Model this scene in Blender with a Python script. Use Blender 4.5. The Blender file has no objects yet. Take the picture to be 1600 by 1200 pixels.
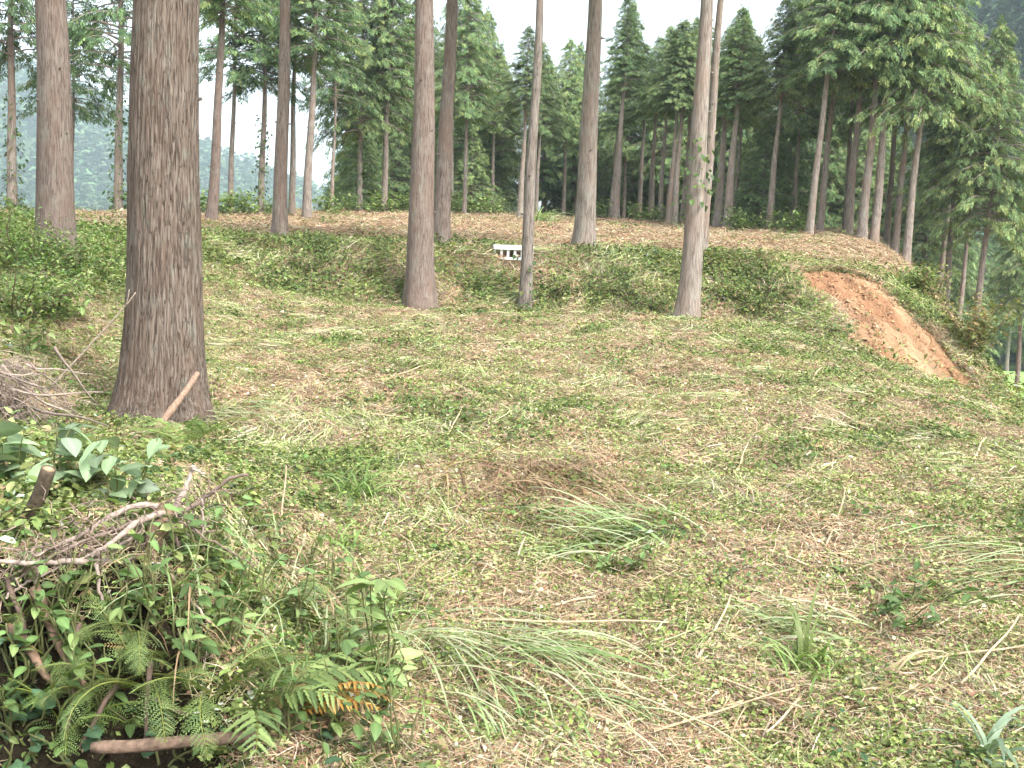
import bpy, math
import numpy as np

R = math.radians
rng = np.random.default_rng(7)
scene = bpy.context.scene
COL = scene.collection

# ------------------------------------------------------------------ camera
F_PX = 1640.0
EYE = np.array([0.0, 0.0, 1.6])
PITCH, ROLL = R(4.7), R(2.2)
fwd = np.array([0.0, math.cos(PITCH), -math.sin(PITCH)])
r0 = np.array([1.0, 0.0, 0.0])
u0 = np.cross(r0, fwd)
cam_u = math.cos(ROLL) * u0 - math.sin(ROLL) * r0
cam_r = math.cos(ROLL) * r0 + math.sin(ROLL) * u0
cam_data = bpy.data.cameras.new("camera")
cam = bpy.data.objects.new("camera", cam_data)
COL.objects.link(cam)
import mathutils
cam.matrix_world = mathutils.Matrix([
    [cam_r[0], cam_u[0], -fwd[0], EYE[0]],
    [cam_r[1], cam_u[1], -fwd[1], EYE[1]],
    [cam_r[2], cam_u[2], -fwd[2], EYE[2]],
    [0, 0, 0, 1]])
cam_data.sensor_width = 36.0
cam_data.lens = F_PX / 1600.0 * 36.0
cam_data.clip_start = 0.05
cam_data.clip_end = 6000
scene.camera = cam

# ------------------------------------------------------------------ light
SUN_DIR = np.array([0.46, -0.46, 0.76])          # from the scene towards the sun
SUN_DIR /= np.linalg.norm(SUN_DIR)
sun_data = bpy.data.lights.new("sun", 'SUN')
sun_data.energy = 1.5
sun_data.angle = R(18)
sun_data.color = (1.0, 0.95, 0.86)
sun = bpy.data.objects.new("sun", sun_data)
COL.objects.link(sun)
sun.rotation_euler = mathutils.Vector(SUN_DIR).to_track_quat('Z', 'Y').to_euler()
world = bpy.data.worlds.new("World")
scene.world = world
world.use_nodes = True
wn, wl = world.node_tree.nodes, world.node_tree.links
wn.clear()
w_out = wn.new("ShaderNodeOutputWorld")
w_bg = wn.new("ShaderNodeBackground")
w_sky = wn.new("ShaderNodeTexSky")
w_sky.sky_type = 'NISHITA'
w_sky.sun_disc = False
w_sky.sun_elevation = math.asin(SUN_DIR[2])
w_sky.sun_rotation = math.atan2(SUN_DIR[0], SUN_DIR[1])
w_sky.dust_density = 4.0
w_hsv = wn.new("ShaderNodeHueSaturation")
w_hsv.inputs["Saturation"].default_value = 0.22
w_bg.inputs["Strength"].default_value = 0.148
wl.new(w_sky.outputs[0], w_hsv.inputs["Color"])
wl.new(w_hsv.outputs[0], w_bg.inputs["Color"])
wl.new(w_bg.outputs[0], w_out.inputs["Surface"])
scene.view_settings.view_transform = 'Standard'
scene.view_settings.look = 'None'
scene.view_settings.gamma = 1.0
scene.view_settings.use_curve_mapping = False
scene.view_settings.exposure = 1.92
scene.render.engine = 'CYCLES'
scene.cycles.max_bounces = 4
scene.cycles.diffuse_bounces = 2
scene.cycles.use_adaptive_sampling = True
scene.cycles.adaptive_threshold = 0.03
scene.cycles.transmission_bounces = 2
scene.cycles.volume_bounces = 1
scene.cycles.use_denoising = True

# ------------------------------------------------------------------ helpers
def ray(px, py):
    d = fwd + cam_r * (px - 800) / F_PX + cam_u * (600 - py) / F_PX
    return d / d[1]

def at(px, py, d):
    return EYE + ray(px, py) * d

def ss(a, b, x):
    t = np.clip((np.asarray(x, float) - a) / (b - a), 0, 1)
    return t * t * (3 - 2 * t)

def sp(x, k):
    return k * np.logaddexp(0, np.asarray(x, float) / k)

def hash2(i, j, seed):
    h = (i.astype(np.int64) * 374761393 + j.astype(np.int64) * 668265263 + seed * 974711) & 0x7fffffff
    h = ((h ^ (h >> 13)) * 1274126177) & 0x7fffffff
    h = (h ^ (h >> 16)) & 0xffff
    return h / 65535.0

def vnoise(x, y, seed=0):
    x = np.asarray(x, float); y = np.asarray(y, float)
    i, j = np.floor(x), np.floor(y)
    fx, fy = x - i, y - j
    fx = fx * fx * (3 - 2 * fx); fy = fy * fy * (3 - 2 * fy)
    a = hash2(i, j, seed); b = hash2(i + 1, j, seed)
    c = hash2(i, j + 1, seed); d = hash2(i + 1, j + 1, seed)
    return (a * (1 - fx) + b * fx) * (1 - fy) + (c * (1 - fx) + d * fx) * fy

def fbm(x, y, seed=0, octs=4):
    s, a, t = 0.0, 0.5, 0.0
    for o in range(octs):
        s = s + a * vnoise(x * 2 ** o, y * 2 ** o, seed + 17 * o)
        t += a; a *= 0.5
    return s / t

class Geo:
    def __init__(self):
        self.V, self.F, self.M, self.C, self.n = [], [], [], [], 0
    def add(self, V, F, col=(0.5, 0.5, 0.5), mat=0):
        V = np.asarray(V, float).reshape(-1, 3)
        F = np.asarray(F, int)
        C = np.asarray(col, float)
        if C.ndim == 1:
            C = np.tile(C, (len(V), 1))
        self.V.append(V); self.C.append(C)
        self.F.append(F + self.n); self.M.append(mat)
        self.n += len(V)
        return self
    def mesh(self, name, mats, smooth=True):
        V = np.concatenate(self.V)
        C = np.concatenate(self.C)
        me = bpy.data.meshes.new(name)
        me.vertices.add(len(V))
        me.vertices.foreach_set("co", V.astype(np.float32).ravel())
        loops = np.concatenate([f.ravel() for f in self.F])
        tot = np.concatenate([np.full(len(f), f.shape[1]) for f in self.F])
        mi = np.concatenate([np.full(len(f), m) for f, m in zip(self.F, self.M)])
        start = np.concatenate([[0], np.cumsum(tot)[:-1]])
        me.loops.add(len(loops))
        me.loops.foreach_set("vertex_index", loops.astype(np.int32))
        me.polygons.add(len(tot))
        me.polygons.foreach_set("loop_start", start.astype(np.int32))
        me.polygons.foreach_set("material_index", mi.astype(np.int32))
        me.polygons.foreach_set("use_smooth", np.full(len(tot), smooth))
        at_ = me.attributes.new("Col", 'FLOAT_COLOR', 'POINT')
        at_.data.foreach_set("color", np.concatenate([C, np.ones((len(C), 1))], 1).astype(np.float32).ravel())
        for m in mats:
            me.materials.append(m)
        me.update(calc_edges=True)
        return me

def link(name, me, parent=None, loc=(0, 0, 0), rot=(0, 0, 0), scale=(1, 1, 1), label=None, cat=None, group=None, kind=None):
    o = bpy.data.objects.new(name, me)
    COL.objects.link(o)
    o.location = loc; o.rotation_euler = rot; o.scale = scale
    if parent is not None:
        o.parent = parent
    if label: o["label"] = label
    if cat: o["category"] = cat
    if group: o["group"] = group
    if kind: o["kind"] = kind
    return o

def empty(name, loc, label, cat, group=None, rotz=0.0, scale=1.0):
    o = link(name, None, None, loc, (0, 0, rotz), (scale,) * 3, label, cat, group)
    o.empty_display_size = 0.2
    return o

def norm(v):
    return v / (np.linalg.norm(v, axis=-1, keepdims=True) + 1e-9)

def tube(path, rad, sides=6, cap=True, lobes=None):
    P = np.asarray(path, float); n = len(P)
    rad = np.broadcast_to(np.asarray(rad, float), (n,))
    T = np.gradient(P, axis=0); T = norm(T)
    ref = np.array([0, 0, 1.0]) if abs(T[0][2]) < 0.8 else np.array([1.0, 0, 0])
    U = np.zeros_like(P); u = ref
    for i in range(n):
        u = u - T[i] * np.dot(u, T[i]); u = u / (np.linalg.norm(u) + 1e-9); U[i] = u
    W = np.cross(T, U)
    a = np.linspace(0, 2 * np.pi, sides, endpoint=False)
    rr = rad[:, None] * np.ones(sides)
    if lobes is not None:
        rr = rr * lobes
    V = P[:, None, :] + rr[..., None] * (np.cos(a)[None, :, None] * U[:, None, :] + np.sin(a)[None, :, None] * W[:, None, :])
    i = np.arange(n - 1)[:, None]; j = np.arange(sides)[None, :]
    j2 = (j + 1) % sides
    F = np.stack([i * sides + j, i * sides + j2, (i + 1) * sides + j2, (i + 1) * sides + j], -1).reshape(-1, 4)
    V = V.reshape(-1, 3)
    tris = []
    if cap:
        c0, c1 = len(V), len(V) + 1
        V = np.concatenate([V, P[:1], P[-1:]])
        jj = np.arange(sides); jn = (jj + 1) % sides
        tris = np.concatenate([np.stack([np.full(sides, c0), jn, jj], -1),
                               np.stack([np.full(sides, c1), (n - 1) * sides + jj, (n - 1) * sides + jn], -1)])
    return V, F, tris

def add_tube(g, path, rad, sides=6, col=(0.3, 0.22, 0.16), mat=0, capcol=None):
    V, F, t = tube(path, rad, sides)
    C = np.tile(np.asarray(col, float), (len(V), 1))
    if capcol is not None:
        C[-1] = capcol
    base = g.n
    g.add(V, F, C, mat)
    g.F.append(np.asarray(t, int) + base); g.M.append(mat)

def frames(X, up=None, roll=None):
    """rotation matrices whose first column is X, third column close to up"""
    X = norm(np.asarray(X, float))
    if up is None:
        up = np.tile([0, 0, 1.0], (len(X), 1))
    bad = np.abs((X * up).sum(1)) > 0.98
    up = np.where(bad[:, None], np.array([1.0, 0.1, 0]), up)
    Y = norm(np.cross(up, X)); Z = np.cross(X, Y)
    if roll is not None:
        c, s = np.cos(roll)[:, None], np.sin(roll)[:, None]
        Y, Z = Y * c + Z * s, -Y * s + Z * c
    return np.stack([X, Y, Z], -1)

def inst(tV, tF, T, Rm, S, col, vcol=None):
    tV = np.asarray(tV, float); N = len(T); k = len(tV)
    S = np.asarray(S, float)
    if S.ndim == 1:
        S = S[:, None] * np.ones((1, 3))
    V = np.einsum('nij,nkj->nki', Rm, tV[None] * S[:, None, :]) + np.asarray(T)[:, None, :]
    F = (np.asarray(tF)[None] + (np.arange(N) * k)[:, None, None]).reshape(-1, np.asarray(tF).shape[1])
    C = np.repeat(np.asarray(col, float), k, axis=0)
    if vcol is not None:
        C = C * np.tile(np.asarray(vcol, float), (N, 1))
    return V.reshape(-1, 3), F, C

def pick(cols, w, n, jit=0.2):
    cols = np.asarray(cols, float); w = np.asarray(w, float)
    if w.ndim == 1:
        idx = rng.choice(len(cols), n, p=w / w.sum())
    else:
        cw = np.cumsum(w / w.sum(1, keepdims=True), 1)
        idx = (rng.random(n)[:, None] > cw).sum(1).clip(0, len(cols) - 1)
    return np.clip(cols[idx] * (1 + jit * rng.normal(size=(n, 1))) * (1 + 0.25 * jit * rng.normal(size=(n, 3))), 0.005, 0.85)

# ------------------------------------------------------------------ materials
def new_mat(name):
    m = bpy.data.materials.new(name)
    m.use_nodes = True
    n, l = m.node_tree.nodes, m.node_tree.links
    n.clear()
    out = n.new("ShaderNodeOutputMaterial")
    p = n.new("ShaderNodeBsdfPrincipled")
    l.new(p.outputs[0], out.inputs["Surface"])
    return m, n, l, out, p

def leaf_material(name, rough=0.5, spec=0.35, transl=0.3, vary=0.15):
    m, n, l, out, p = new_mat(name)
    a = n.new("ShaderNodeAttribute"); a.attribute_name = "Col"
    oi = n.new("ShaderNodeObjectInfo")
    mr = n.new("ShaderNodeMapRange")
    mr.inputs["To Min"].default_value = 1 - vary; mr.inputs["To Max"].default_value = 1 + vary
    l.new(oi.outputs["Random"], mr.inputs["Value"])
    hs = n.new("ShaderNodeHueSaturation")
    l.new(mr.outputs[0], hs.inputs["Value"]); l.new(a.outputs["Color"], hs.inputs["Color"])
    l.new(hs.outputs[0], p.inputs["Base Color"])
    p.inputs["Roughness"].default_value = rough
    p.inputs["Specular IOR Level"].default_value = spec
    if transl > 0:
        t = n.new("ShaderNodeBsdfTranslucent")
        g = n.new("ShaderNodeMixRGB"); g.blend_type = 'MULTIPLY'; g.inputs[0].default_value = 1
        g.inputs[2].default_value = (1.15, 1.25, 0.6, 1)
        l.new(hs.outputs[0], g.inputs[1]); l.new(g.outputs[0], t.inputs["Color"])
        mx = n.new("ShaderNodeMixShader"); mx.inputs[0].default_value = transl
        l.new(p.outputs[0], mx.inputs[1]); l.new(t.outputs[0], mx.inputs[2])
        l.new(mx.outputs[0], out.inputs["Surface"])
    return m

M_LEAF = leaf_material("leaf", 0.5, 0.3, 0.3, 0.08)
M_GLOSS = leaf_material("glossy_leaf", 0.5, 0.3, 0.25, 0.16)
M_NEEDLE = leaf_material("cypress_foliage", 0.65, 0.2, 0.16, 0.25)
M_DRY = leaf_material("dry_litter", 0.8, 0.15, 0.0, 0.14)
M_TUFT = leaf_material("tuft_leaf", 0.6, 0.2, 0.15, 0.16)
M_FARWOOD = leaf_material("far_foliage", 0.8, 0.1, 0.0, 0.0)

def bark_material(name, c_dark, c_mid, c_light, c_red, scale=1.0, bump=0.5, zs=0.07, lichen=0.25, crack=0.45):
    m, n, l, out, p = new_mat(name)
    tc = n.new("ShaderNodeTexCoord")
    oi = n.new("ShaderNodeObjectInfo")
    add = n.new("ShaderNodeVectorMath"); add.operation = 'ADD'
    sc_ = n.new("ShaderNodeVectorMath"); sc_.operation = 'SCALE'; sc_.inputs["Scale"].default_value = 37.0
    cmb = n.new("ShaderNodeCombineXYZ")
    for k in range(3): l.new(oi.outputs["Random"], cmb.inputs[k])
    l.new(cmb.outputs[0], sc_.inputs[0])
    l.new(tc.outputs["Object"], add.inputs[0]); l.new(sc_.outputs[0], add.inputs[1])
    def noise(vec_scale, s, det=4, dist=0.0):
        mp = n.new("ShaderNodeMapping"); mp.inputs["Scale"].default_value = vec_scale
        l.new(add.outputs[0], mp.inputs["Vector"])
        t = n.new("ShaderNodeTexNoise"); t.inputs["Scale"].default_value = s
        t.inputs["Detail"].default_value = det; t.inputs["Distortion"].default_value = dist
        l.new(mp.outputs[0], t.inputs["Vector"])
        return t
    fib = noise((1, 1, zs), 46 * scale, 5, 0.4)
    fine = noise((1, 1, zs * 2.2), 120 * scale, 3, 0.2)
    big = noise((1, 1, 0.35), 3.2 * scale, 4)
    lich = noise((1, 1, 0.5), 7 * scale, 6)
    cr = n.new("ShaderNodeValToRGB")
    e = cr.color_ramp.elements
    e[0].position = 0.32; e[0].color = (*c_dark, 1)
    e[1].position = 0.68; e[1].color = (*c_light, 1)
    x = e.new(0.48); x.color = (*c_mid, 1)
    l.new(fib.outputs["Fac"], cr.inputs[0])
    crk = noise((1, 1, zs * 0.8), 30 * scale, 3, 0.6)
    sb = n.new("ShaderNodeMath"); sb.operation = 'SUBTRACT'; sb.inputs[1].default_value = 0.5; l.new(crk.outputs["Fac"], sb.inputs[0])
    ab = n.new("ShaderNodeMath"); ab.operation = 'ABSOLUTE'; l.new(sb.outputs[0], ab.inputs[0])
    mc = n.new("ShaderNodeMapRange"); mc.inputs["From Max"].default_value = 0.035; mc.inputs["To Min"].default_value = crack; l.new(ab.outputs[0], mc.inputs["Value"])
    mcc = n.new("ShaderNodeMixRGB"); mcc.blend_type = 'MULTIPLY'; mcc.inputs[0].default_value = 1
    l.new(cr.outputs[0], mcc.inputs[1]); l.new(mc.outputs[0], mcc.inputs[2])
    mx = n.new("ShaderNodeMixRGB"); mx.inputs[2].default_value = (*c_red, 1)
    mr = n.new("ShaderNodeMapRange"); mr.inputs["From Min"].default_value = 0.45; mr.inputs["From Max"].default_value = 0.75
    mr.inputs["To Max"].default_value = 0.7
    l.new(big.outputs["Fac"], mr.inputs["Value"]); l.new(mr.outputs[0], mx.inputs[0])
    l.new(mcc.outputs[0], mx.inputs[1])
    m2 = n.new("ShaderNodeMixRGB"); m2.inputs[2].default_value = (0.30, 0.33, 0.27, 1)
    mr2 = n.new("ShaderNodeMapRange"); mr2.inputs["From Min"].default_value = 0.55; mr2.inputs["From Max"].default_value = 0.72
    mr2.inputs["To Max"].default_value = lichen
    l.new(lich.outputs["Fac"], mr2.inputs["Value"]); l.new(mr2.outputs[0], m2.inputs[0]); l.new(mx.outputs[0], m2.inputs[1])
    hs = n.new("ShaderNodeHueSaturation")
    mr3 = n.new("ShaderNodeMapRange"); mr3.inputs["To Min"].default_value = 0.85; mr3.inputs["To Max"].default_value = 1.15
    l.new(oi.outputs["Random"], mr3.inputs["Value"]); l.new(mr3.outputs[0], hs.inputs["Value"]); l.new(m2.outputs[0], hs.inputs["Color"])
    l.new(hs.outputs[0], p.inputs["Base Color"])
    p.inputs["Roughness"].default_value = 0.9
    p.inputs["Specular IOR Level"].default_value = 0.15
    ad = n.new("ShaderNodeMath"); ad.operation = 'MULTIPLY_ADD'; ad.inputs[1].default_value = 0.5
    l.new(fine.outputs["Fac"], ad.inputs[0]); l.new(fib.outputs["Fac"], ad.inputs[2])
    b = n.new("ShaderNodeBump"); b.inputs["Strength"].default_value = bump; b.inputs["Distance"].default_value = 0.012
    ad2 = n.new("ShaderNodeMath"); ad2.operation = 'MULTIPLY_ADD'; ad2.inputs[1].default_value = 0.8
    l.new(mc.outputs[0], ad2.inputs[0]); l.new(ad.outputs[0], ad2.inputs[2])
    l.new(ad2.outputs[0], b.inputs["Height"]); l.new(b.outputs[0], p.inputs["Normal"])
    return m

M_BARK = bark_material("cypress_bark", (0.10, 0.072, 0.056), (0.162, 0.122, 0.098), (0.24, 0.205, 0.175), (0.155, 0.105, 0.08), 1.9, 1.0, 0.085, crack=0.38)
M_BARK_PINK = bark_material("smooth_cypress_bark", (0.125, 0.092, 0.077), (0.19, 0.147, 0.125), (0.255, 0.207, 0.18), (0.18, 0.118, 0.092), 1.3, 0.6, 0.09)
M_BARK_BACK = bark_material("weathered_bark", (0.15, 0.12, 0.10), (0.24, 0.20, 0.172), (0.33, 0.29, 0.255), (0.23, 0.155, 0.12), 1.0, 0.4, 0.09, lichen=0.35)

def col_material(name, rough=0.8, noise_scale=30.0, bump=0.4, zscale=1.0, var=0.35):
    """wood-like surfaces: vertex colour with streaky noise and bump"""
    m, n, l, out, p = new_mat(name)
    a = n.new("ShaderNodeAttribute"); a.attribute_name = "Col"
    tc = n.new("ShaderNodeTexCoord")
    mp = n.new("ShaderNodeMapping"); mp.inputs["Scale"].default_value = (1, 1, zscale)
    t = n.new("ShaderNodeTexNoise"); t.inputs["Scale"].default_value = noise_scale; t.inputs["Detail"].default_value = 6
    l.new(tc.outputs["Object"], mp.inputs[0]); l.new(mp.outputs[0], t.inputs["Vector"])
    mr = n.new("ShaderNodeMapRange"); mr.inputs["From Min"].default_value = 0.3; mr.inputs["From Max"].default_value = 0.7
    mr.inputs["To Min"].default_value = 1 - var; mr.inputs["To Max"].default_value = 1 + var
    l.new(t.outputs["Fac"], mr.inputs["Value"])
    hs = n.new("ShaderNodeHueSaturation"); l.new(mr.outputs[0], hs.inputs["Value"]); l.new(a.outputs["Color"], hs.inputs["Color"])
    l.new(hs.outputs[0], p.inputs["Base Color"])
    p.inputs["Roughness"].default_value = rough; p.inputs["Specular IOR Level"].default_value = 0.2
    b = n.new("ShaderNodeBump"); b.inputs["Strength"].default_value = bump; b.inputs["Distance"].default_value = 0.01
    l.new(t.outputs["Fac"], b.inputs["Height"]); l.new(b.outputs[0], p.inputs["Normal"])
    return m

M_WOOD = col_material("dead_wood", 0.85, 60, 0.6)
M_PAINT = col_material("white_paint", 0.55, 14, 0.08, 1.0, 0.08)

def ground_material():
    m, n, l, out, p = new_mat("ground_cover")
    a = n.new("ShaderNodeAttribute"); a.attribute_name = "Col"
    tc = n.new("ShaderNodeTexCoord")
    t = n.new("ShaderNodeTexNoise"); t.inputs["Scale"].default_value = 9; t.inputs["Detail"].default_value = 9; t.inputs["Roughness"].default_value = 0.7
    l.new(tc.outputs["Object"], t.inputs["Vector"])
    t2 = n.new("ShaderNodeTexNoise"); t2.inputs["Scale"].default_value = 70; t2.inputs["Detail"].default_value = 4
    l.new(tc.outputs["Object"], t2.inputs["Vector"])
    ad = n.new("ShaderNodeMath"); ad.operation = 'ADD'; l.new(t.outputs["Fac"], ad.inputs[0]); l.new(t2.outputs["Fac"], ad.inputs[1])
    mr = n.new("ShaderNodeMapRange"); mr.inputs["From Min"].default_value = 0.65; mr.inputs["From Max"].default_value = 1.35
    mr.inputs["To Min"].default_value = 0.6; mr.inputs["To Max"].default_value = 1.4
    l.new(ad.outputs[0], mr.inputs["Value"])
    hs = n.new("ShaderNodeHueSaturation"); l.new(mr.outputs[0], hs.inputs["Value"]); l.new(a.outputs["Color"], hs.inputs["Color"])
    l.new(hs.outputs[0], p.inputs["Base Color"])
    p.inputs["Roughness"].default_value = 0.95; p.inputs["Specular IOR Level"].default_value = 0.1
    b = n.new("ShaderNodeBump"); b.inputs["Strength"].default_value = 0.9; b.inputs["Distance"].default_value = 0.03
    l.new(ad.outputs[0], b.inputs["Height"]); l.new(b.outputs[0], p.inputs["Normal"])
    return m
M_GROUND = ground_material()

# ------------------------------------------------------------------ terrain
def yfoot(x):
    x = np.asarray(x, float)
    return 16.2 + 0.7 * (vnoise(x / 1.7, x * 0, 5) - 0.5) - 1.3 * ss(3.9, 5.4, x)

def bank_w(x):
    return 1.45 + 1.7 * ss(3.9, 5.4, x)

def terrace_t(x, y):
    return np.clip((y - yfoot(x)) / bank_w(x), 0, 1)

def mound(x, y):
    x = np.asarray(x, float); y = np.asarray(y, float)
    e = x + 0.24 * (y - 2.7) + 0.25 * (vnoise(y * 1.3, x * 0.7, 11) - 0.5)
    return ss(-0.25, -1.05, e) * ss(2.45, 3.15, y + 0.15 * (vnoise(x * 2.1, y * 0.0, 12) - 0.5)) * (1 - ss(4.2, 6.8, y))

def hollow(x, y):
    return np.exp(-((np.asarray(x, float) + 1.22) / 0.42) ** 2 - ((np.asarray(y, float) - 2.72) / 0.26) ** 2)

def gz(x, y):
    x = np.asarray(x, float); y = np.asarray(y, float)
    lift = 0.35 * sp(-x - 3.3, 0.4); lift = 1.8 * (1 - np.exp(-lift / 1.8))
    f = 0.085 * np.clip(y, -8, 80) - 0.36 * sp(x - 4.2, 0.45) + lift * ss(1.0, 6.0, y)
    f = f + 0.40 * mound(x, y) - 0.28 * hollow(x, y)
    p = 2.33 + 0.096 * (y - 17.8) - 0.65 * sp(x - 0.335 * y, 0.35) - 0.6 * sp(x - 0.335 * y - 1.6, 0.35)
    t = terrace_t(x, y)
    T = t * t * (3 - 2 * t) * 0.55 + 0.45 * t
    z = f * (1 - T) + np.where(y > 14, p, f) * T
    yb = 34 + 18 * ss(-12, -4, x)
    z = z - 0.45 * sp(y - yb, 1.2) - 0.4 * sp(-x - 17, 1.5)
    fl = -6 + 2.5 * ss(0, 40, x)
    z = fl + sp(z - fl, 0.6)
    near = np.exp(-np.maximum(np.hypot(x, y) - 60, 0) / 40)
    z = z + near * (0.17 * (fbm(x / 1.3, y / 1.3, 3, 3) - 0.5) + 0.15 * (fbm(x / 0.4, y / 0.4, 4, 3) - 0.5))
    face = np.clip(4 * t * (1 - t), 0, 1)
    z = z + 0.35 * face * (fbm(x / 0.7, y / 0.7, 9, 3) - 0.5)
    return z

def soil_mask(x, y):
    """the bare eroded face at the corner of the terrace"""
    t = (y - yfoot(x)) / bank_w(x)
    n_ = 1.6 * (fbm(x / 0.45, y / 0.45, 21, 5) - 0.5)
    left = 4.45 + 0.45 * (1 - t) + 0.5 * n_
    right = 6.3 + 2.0 * (1 - t) + 0.5 * n_
    m = ss(-0.10, 0.10, x - left) * ss(-0.10, 0.10, right - x) * ss(-0.45, -0.1, t + 0.3 * n_) * ss(0.06, -0.04, t - 1.06 + 0.18 * n_)
    return m

def hit(px, py, dmax=90.0, dmin=1.2):
    r = ray(px, py)
    d = np.exp(np.linspace(math.log(dmin), math.log(dmax), 1500))
    P = EYE + r * d[:, None]
    below = P[:, 2] < gz(P[:, 0], P[:, 1])
    k = int(np.argmax(below)) if below.any() else len(d) - 1
    return np.array([P[k, 0], P[k, 1], float(gz(P[k, 0], P[k, 1]))])

def spaced(lo, hi, step, out_lo, out_hi, grow=1.16):
    c = list(np.arange(lo, hi, step))
    a, s = [], step
    v = c[-1]
    while v < out_hi:
        s *= grow; v += s; a.append(v)
    b, s, v = [], step, c[0]
    while v > out_lo:
        s *= grow; v -= s; b.append(v)
    return np.array(b[::-1] + c + a)

def build_ground():
    xs = spaced(-7, 9, 0.11, -1500, 1500)
    y1 = np.arange(-2, 20, 0.11)
    y2 = np.arange(20.0, 56, 0.35)
    yo, s, v = [], 0.35, 56.0
    while v < 1600:
        s *= 1.16; v += s; yo.append(v)
    yb_, s, v = [], 0.2, -2.0
    while v > -300:
        s *= 1.25; v -= s; yb_.append(v)
    ys = np.concatenate([yb_[::-1], y1, y2, yo])
    xs = np.unique(np.concatenate([xs, np.arange(4.0, 8.4, .055)])); ys = np.unique(np.concatenate([ys, np.arange(13.6, 18.8, .055)]))
    xs = xs[np.concatenate([[True], np.diff(xs) > .012])]; ys = ys[np.concatenate([[True], np.diff(ys) > .012])]
    X, Y = np.meshgrid(xs, ys)
    Z = gz(X, Y)
    n1 = fbm(X / 1.3, Y / 1.3, 31, 4); n2 = fbm(X / 0.4, Y / 0.4, 32, 3)
    brown = np.array([0.10, 0.072, 0.045]); tan = np.array([0.20, 0.15, 0.09]); green = np.array([0.085, 0.095, 0.035])
    a = ss(0.35, 0.65, n1)[..., None]; b = ss(0.3, 0.7, n2)[..., None]
    C = (brown * (1 - b) + tan * b) * (1 - a) + (green * (0.6 + 0.6 * b)) * a
    plat = ss(18.5, 22, Y)[..., None] * (1 - ss(50, 58, Y))[..., None]
    C = C * (1 - 0.8 * plat) + 0.8 * plat * np.array([0.33, 0.225, 0.145]) * (0.7 + 0.6 * b)
    tb = terrace_t(X, Y); bkc = (ss(.05, .2, tb) * (1 - ss(.8, 1, tb)))[..., None]
    C = C * (1 - .7 * bkc) + .7 * bkc * np.array([.10, .068, .042])
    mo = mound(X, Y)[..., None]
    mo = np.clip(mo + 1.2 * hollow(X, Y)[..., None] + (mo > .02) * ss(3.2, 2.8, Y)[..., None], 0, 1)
    C = C * (1 - 0.92 * mo) + 0.92 * mo * np.array([0.016, 0.012, 0.008])  # near-black humus, with the shade under the overhang also painted into its colour
    far = ss(60, 80, np.hypot(X, Y))[..., None]
    C = C * (1 - far) + far * np.array([0.16, 0.26, 0.08])
    s_ = soil_mask(X, Y)[..., None]
    n3 = fbm(X / 0.25 + Y, Y / 0.9, 33, 4)[..., None]
    n4 = fbm(X / 0.9, Y / 0.9, 34, 3)[..., None]
    soil = np.array([0.36, 0.235, 0.14]) * (0.55 + 0.9 * n3)
    soil = soil * (1 - ss(0.45, 0.65, n4)) + ss(0.45, 0.65, n4) * np.array([0.28, 0.15, 0.085]) * (0.6 + 0.8 * n3)
    C = C * (1 - s_) + s_ * soil
    Z = Z + s_[..., 0] * (0.22 * (fbm(X / 0.22 + .4 * Y, Y / 0.8, 35, 4) - 0.5) + .10 * (fbm(X / .12, Y / .12, 36, 2) - .5)) - 0.05 * s_[..., 0]
    ny, nx = X.shape
    i = np.arange(ny - 1)[:, None]; j = np.arange(nx - 1)[None, :]
    F = np.stack([i * nx + j, i * nx + j + 1, (i + 1) * nx + j + 1, (i + 1) * nx + j], -1).reshape(-1, 4)
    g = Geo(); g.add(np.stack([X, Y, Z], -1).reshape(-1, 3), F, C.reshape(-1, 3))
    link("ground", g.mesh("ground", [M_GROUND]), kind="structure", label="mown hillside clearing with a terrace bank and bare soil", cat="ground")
build_ground()

# ------------------------------------------------------------------ far hills and woods
def hill_right(x, y):
    n_ = 14 * (fbm(x / 60, y / 60, 41, 3) - 0.5)
    return -5.5 + 150 * ss(46, 165, x + n_) * ss(60, 190, y + n_) + 6 * fbm(x / 18, y / 18, 42, 2) * ss(46, 90, x)

def hill_left(x, y):
    return 1.8 * hill_left_shape(np.asarray(x, float) / 1.8, np.asarray(y, float) / 1.8) + 5

def hill_left_shape(x, y):
    ridge = np.interp(x, [-900, -420, -245, -150, -118, -80, -40, 30], [190, 150, 96, 60, 46, 26, 4, -9])
    ridge = ridge + 12 * (fbm(x / 45, x * 0 + 3, 43, 3) - 0.5)
    s_ = ss(190, 500, y + 30 * (fbm(x / 50, y / 50, 44, 3) - 0.5)) * (1 - 0.5 * ss(520, 900, y))
    return -8 + (ridge + 8) * s_ + 5 * fbm(x / 30, y / 30, 45, 2) - 2.5

def hill_mesh(name, fn, x0, x1, y0, y1, step, label):
    X, Y = np.meshgrid(np.arange(x0, x1, step), np.arange(y0, y1, step))
    Z = fn(X, Y)
    ny, nx = X.shape
    i = np.arange(ny - 1)[:, None]; j = np.arange(nx - 1)[None, :]
    F = np.stack([i * nx + j, i * nx + j + 1, (i + 1) * nx + j + 1, (i + 1) * nx + j], -1).reshape(-1, 4)
    g = Geo(); g.add(np.stack([X, Y, Z], -1).reshape(-1, 3), F, (0.045, 0.07, 0.03))
    link(name, g.mesh(name, [M_GROUND]), kind="structure", label=label, cat="hill")

hill_mesh("hill", hill_right, 30, 420, 60, 460, 6.0, "steep wooded hillside rising beyond the right-hand valley".replace("right-hand ", "green "))
hill_mesh("mountain", hill_left, -1600, 100, 330, 1600, 15.0, "hazy blue wooded mountain slope across the far valley")

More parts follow.
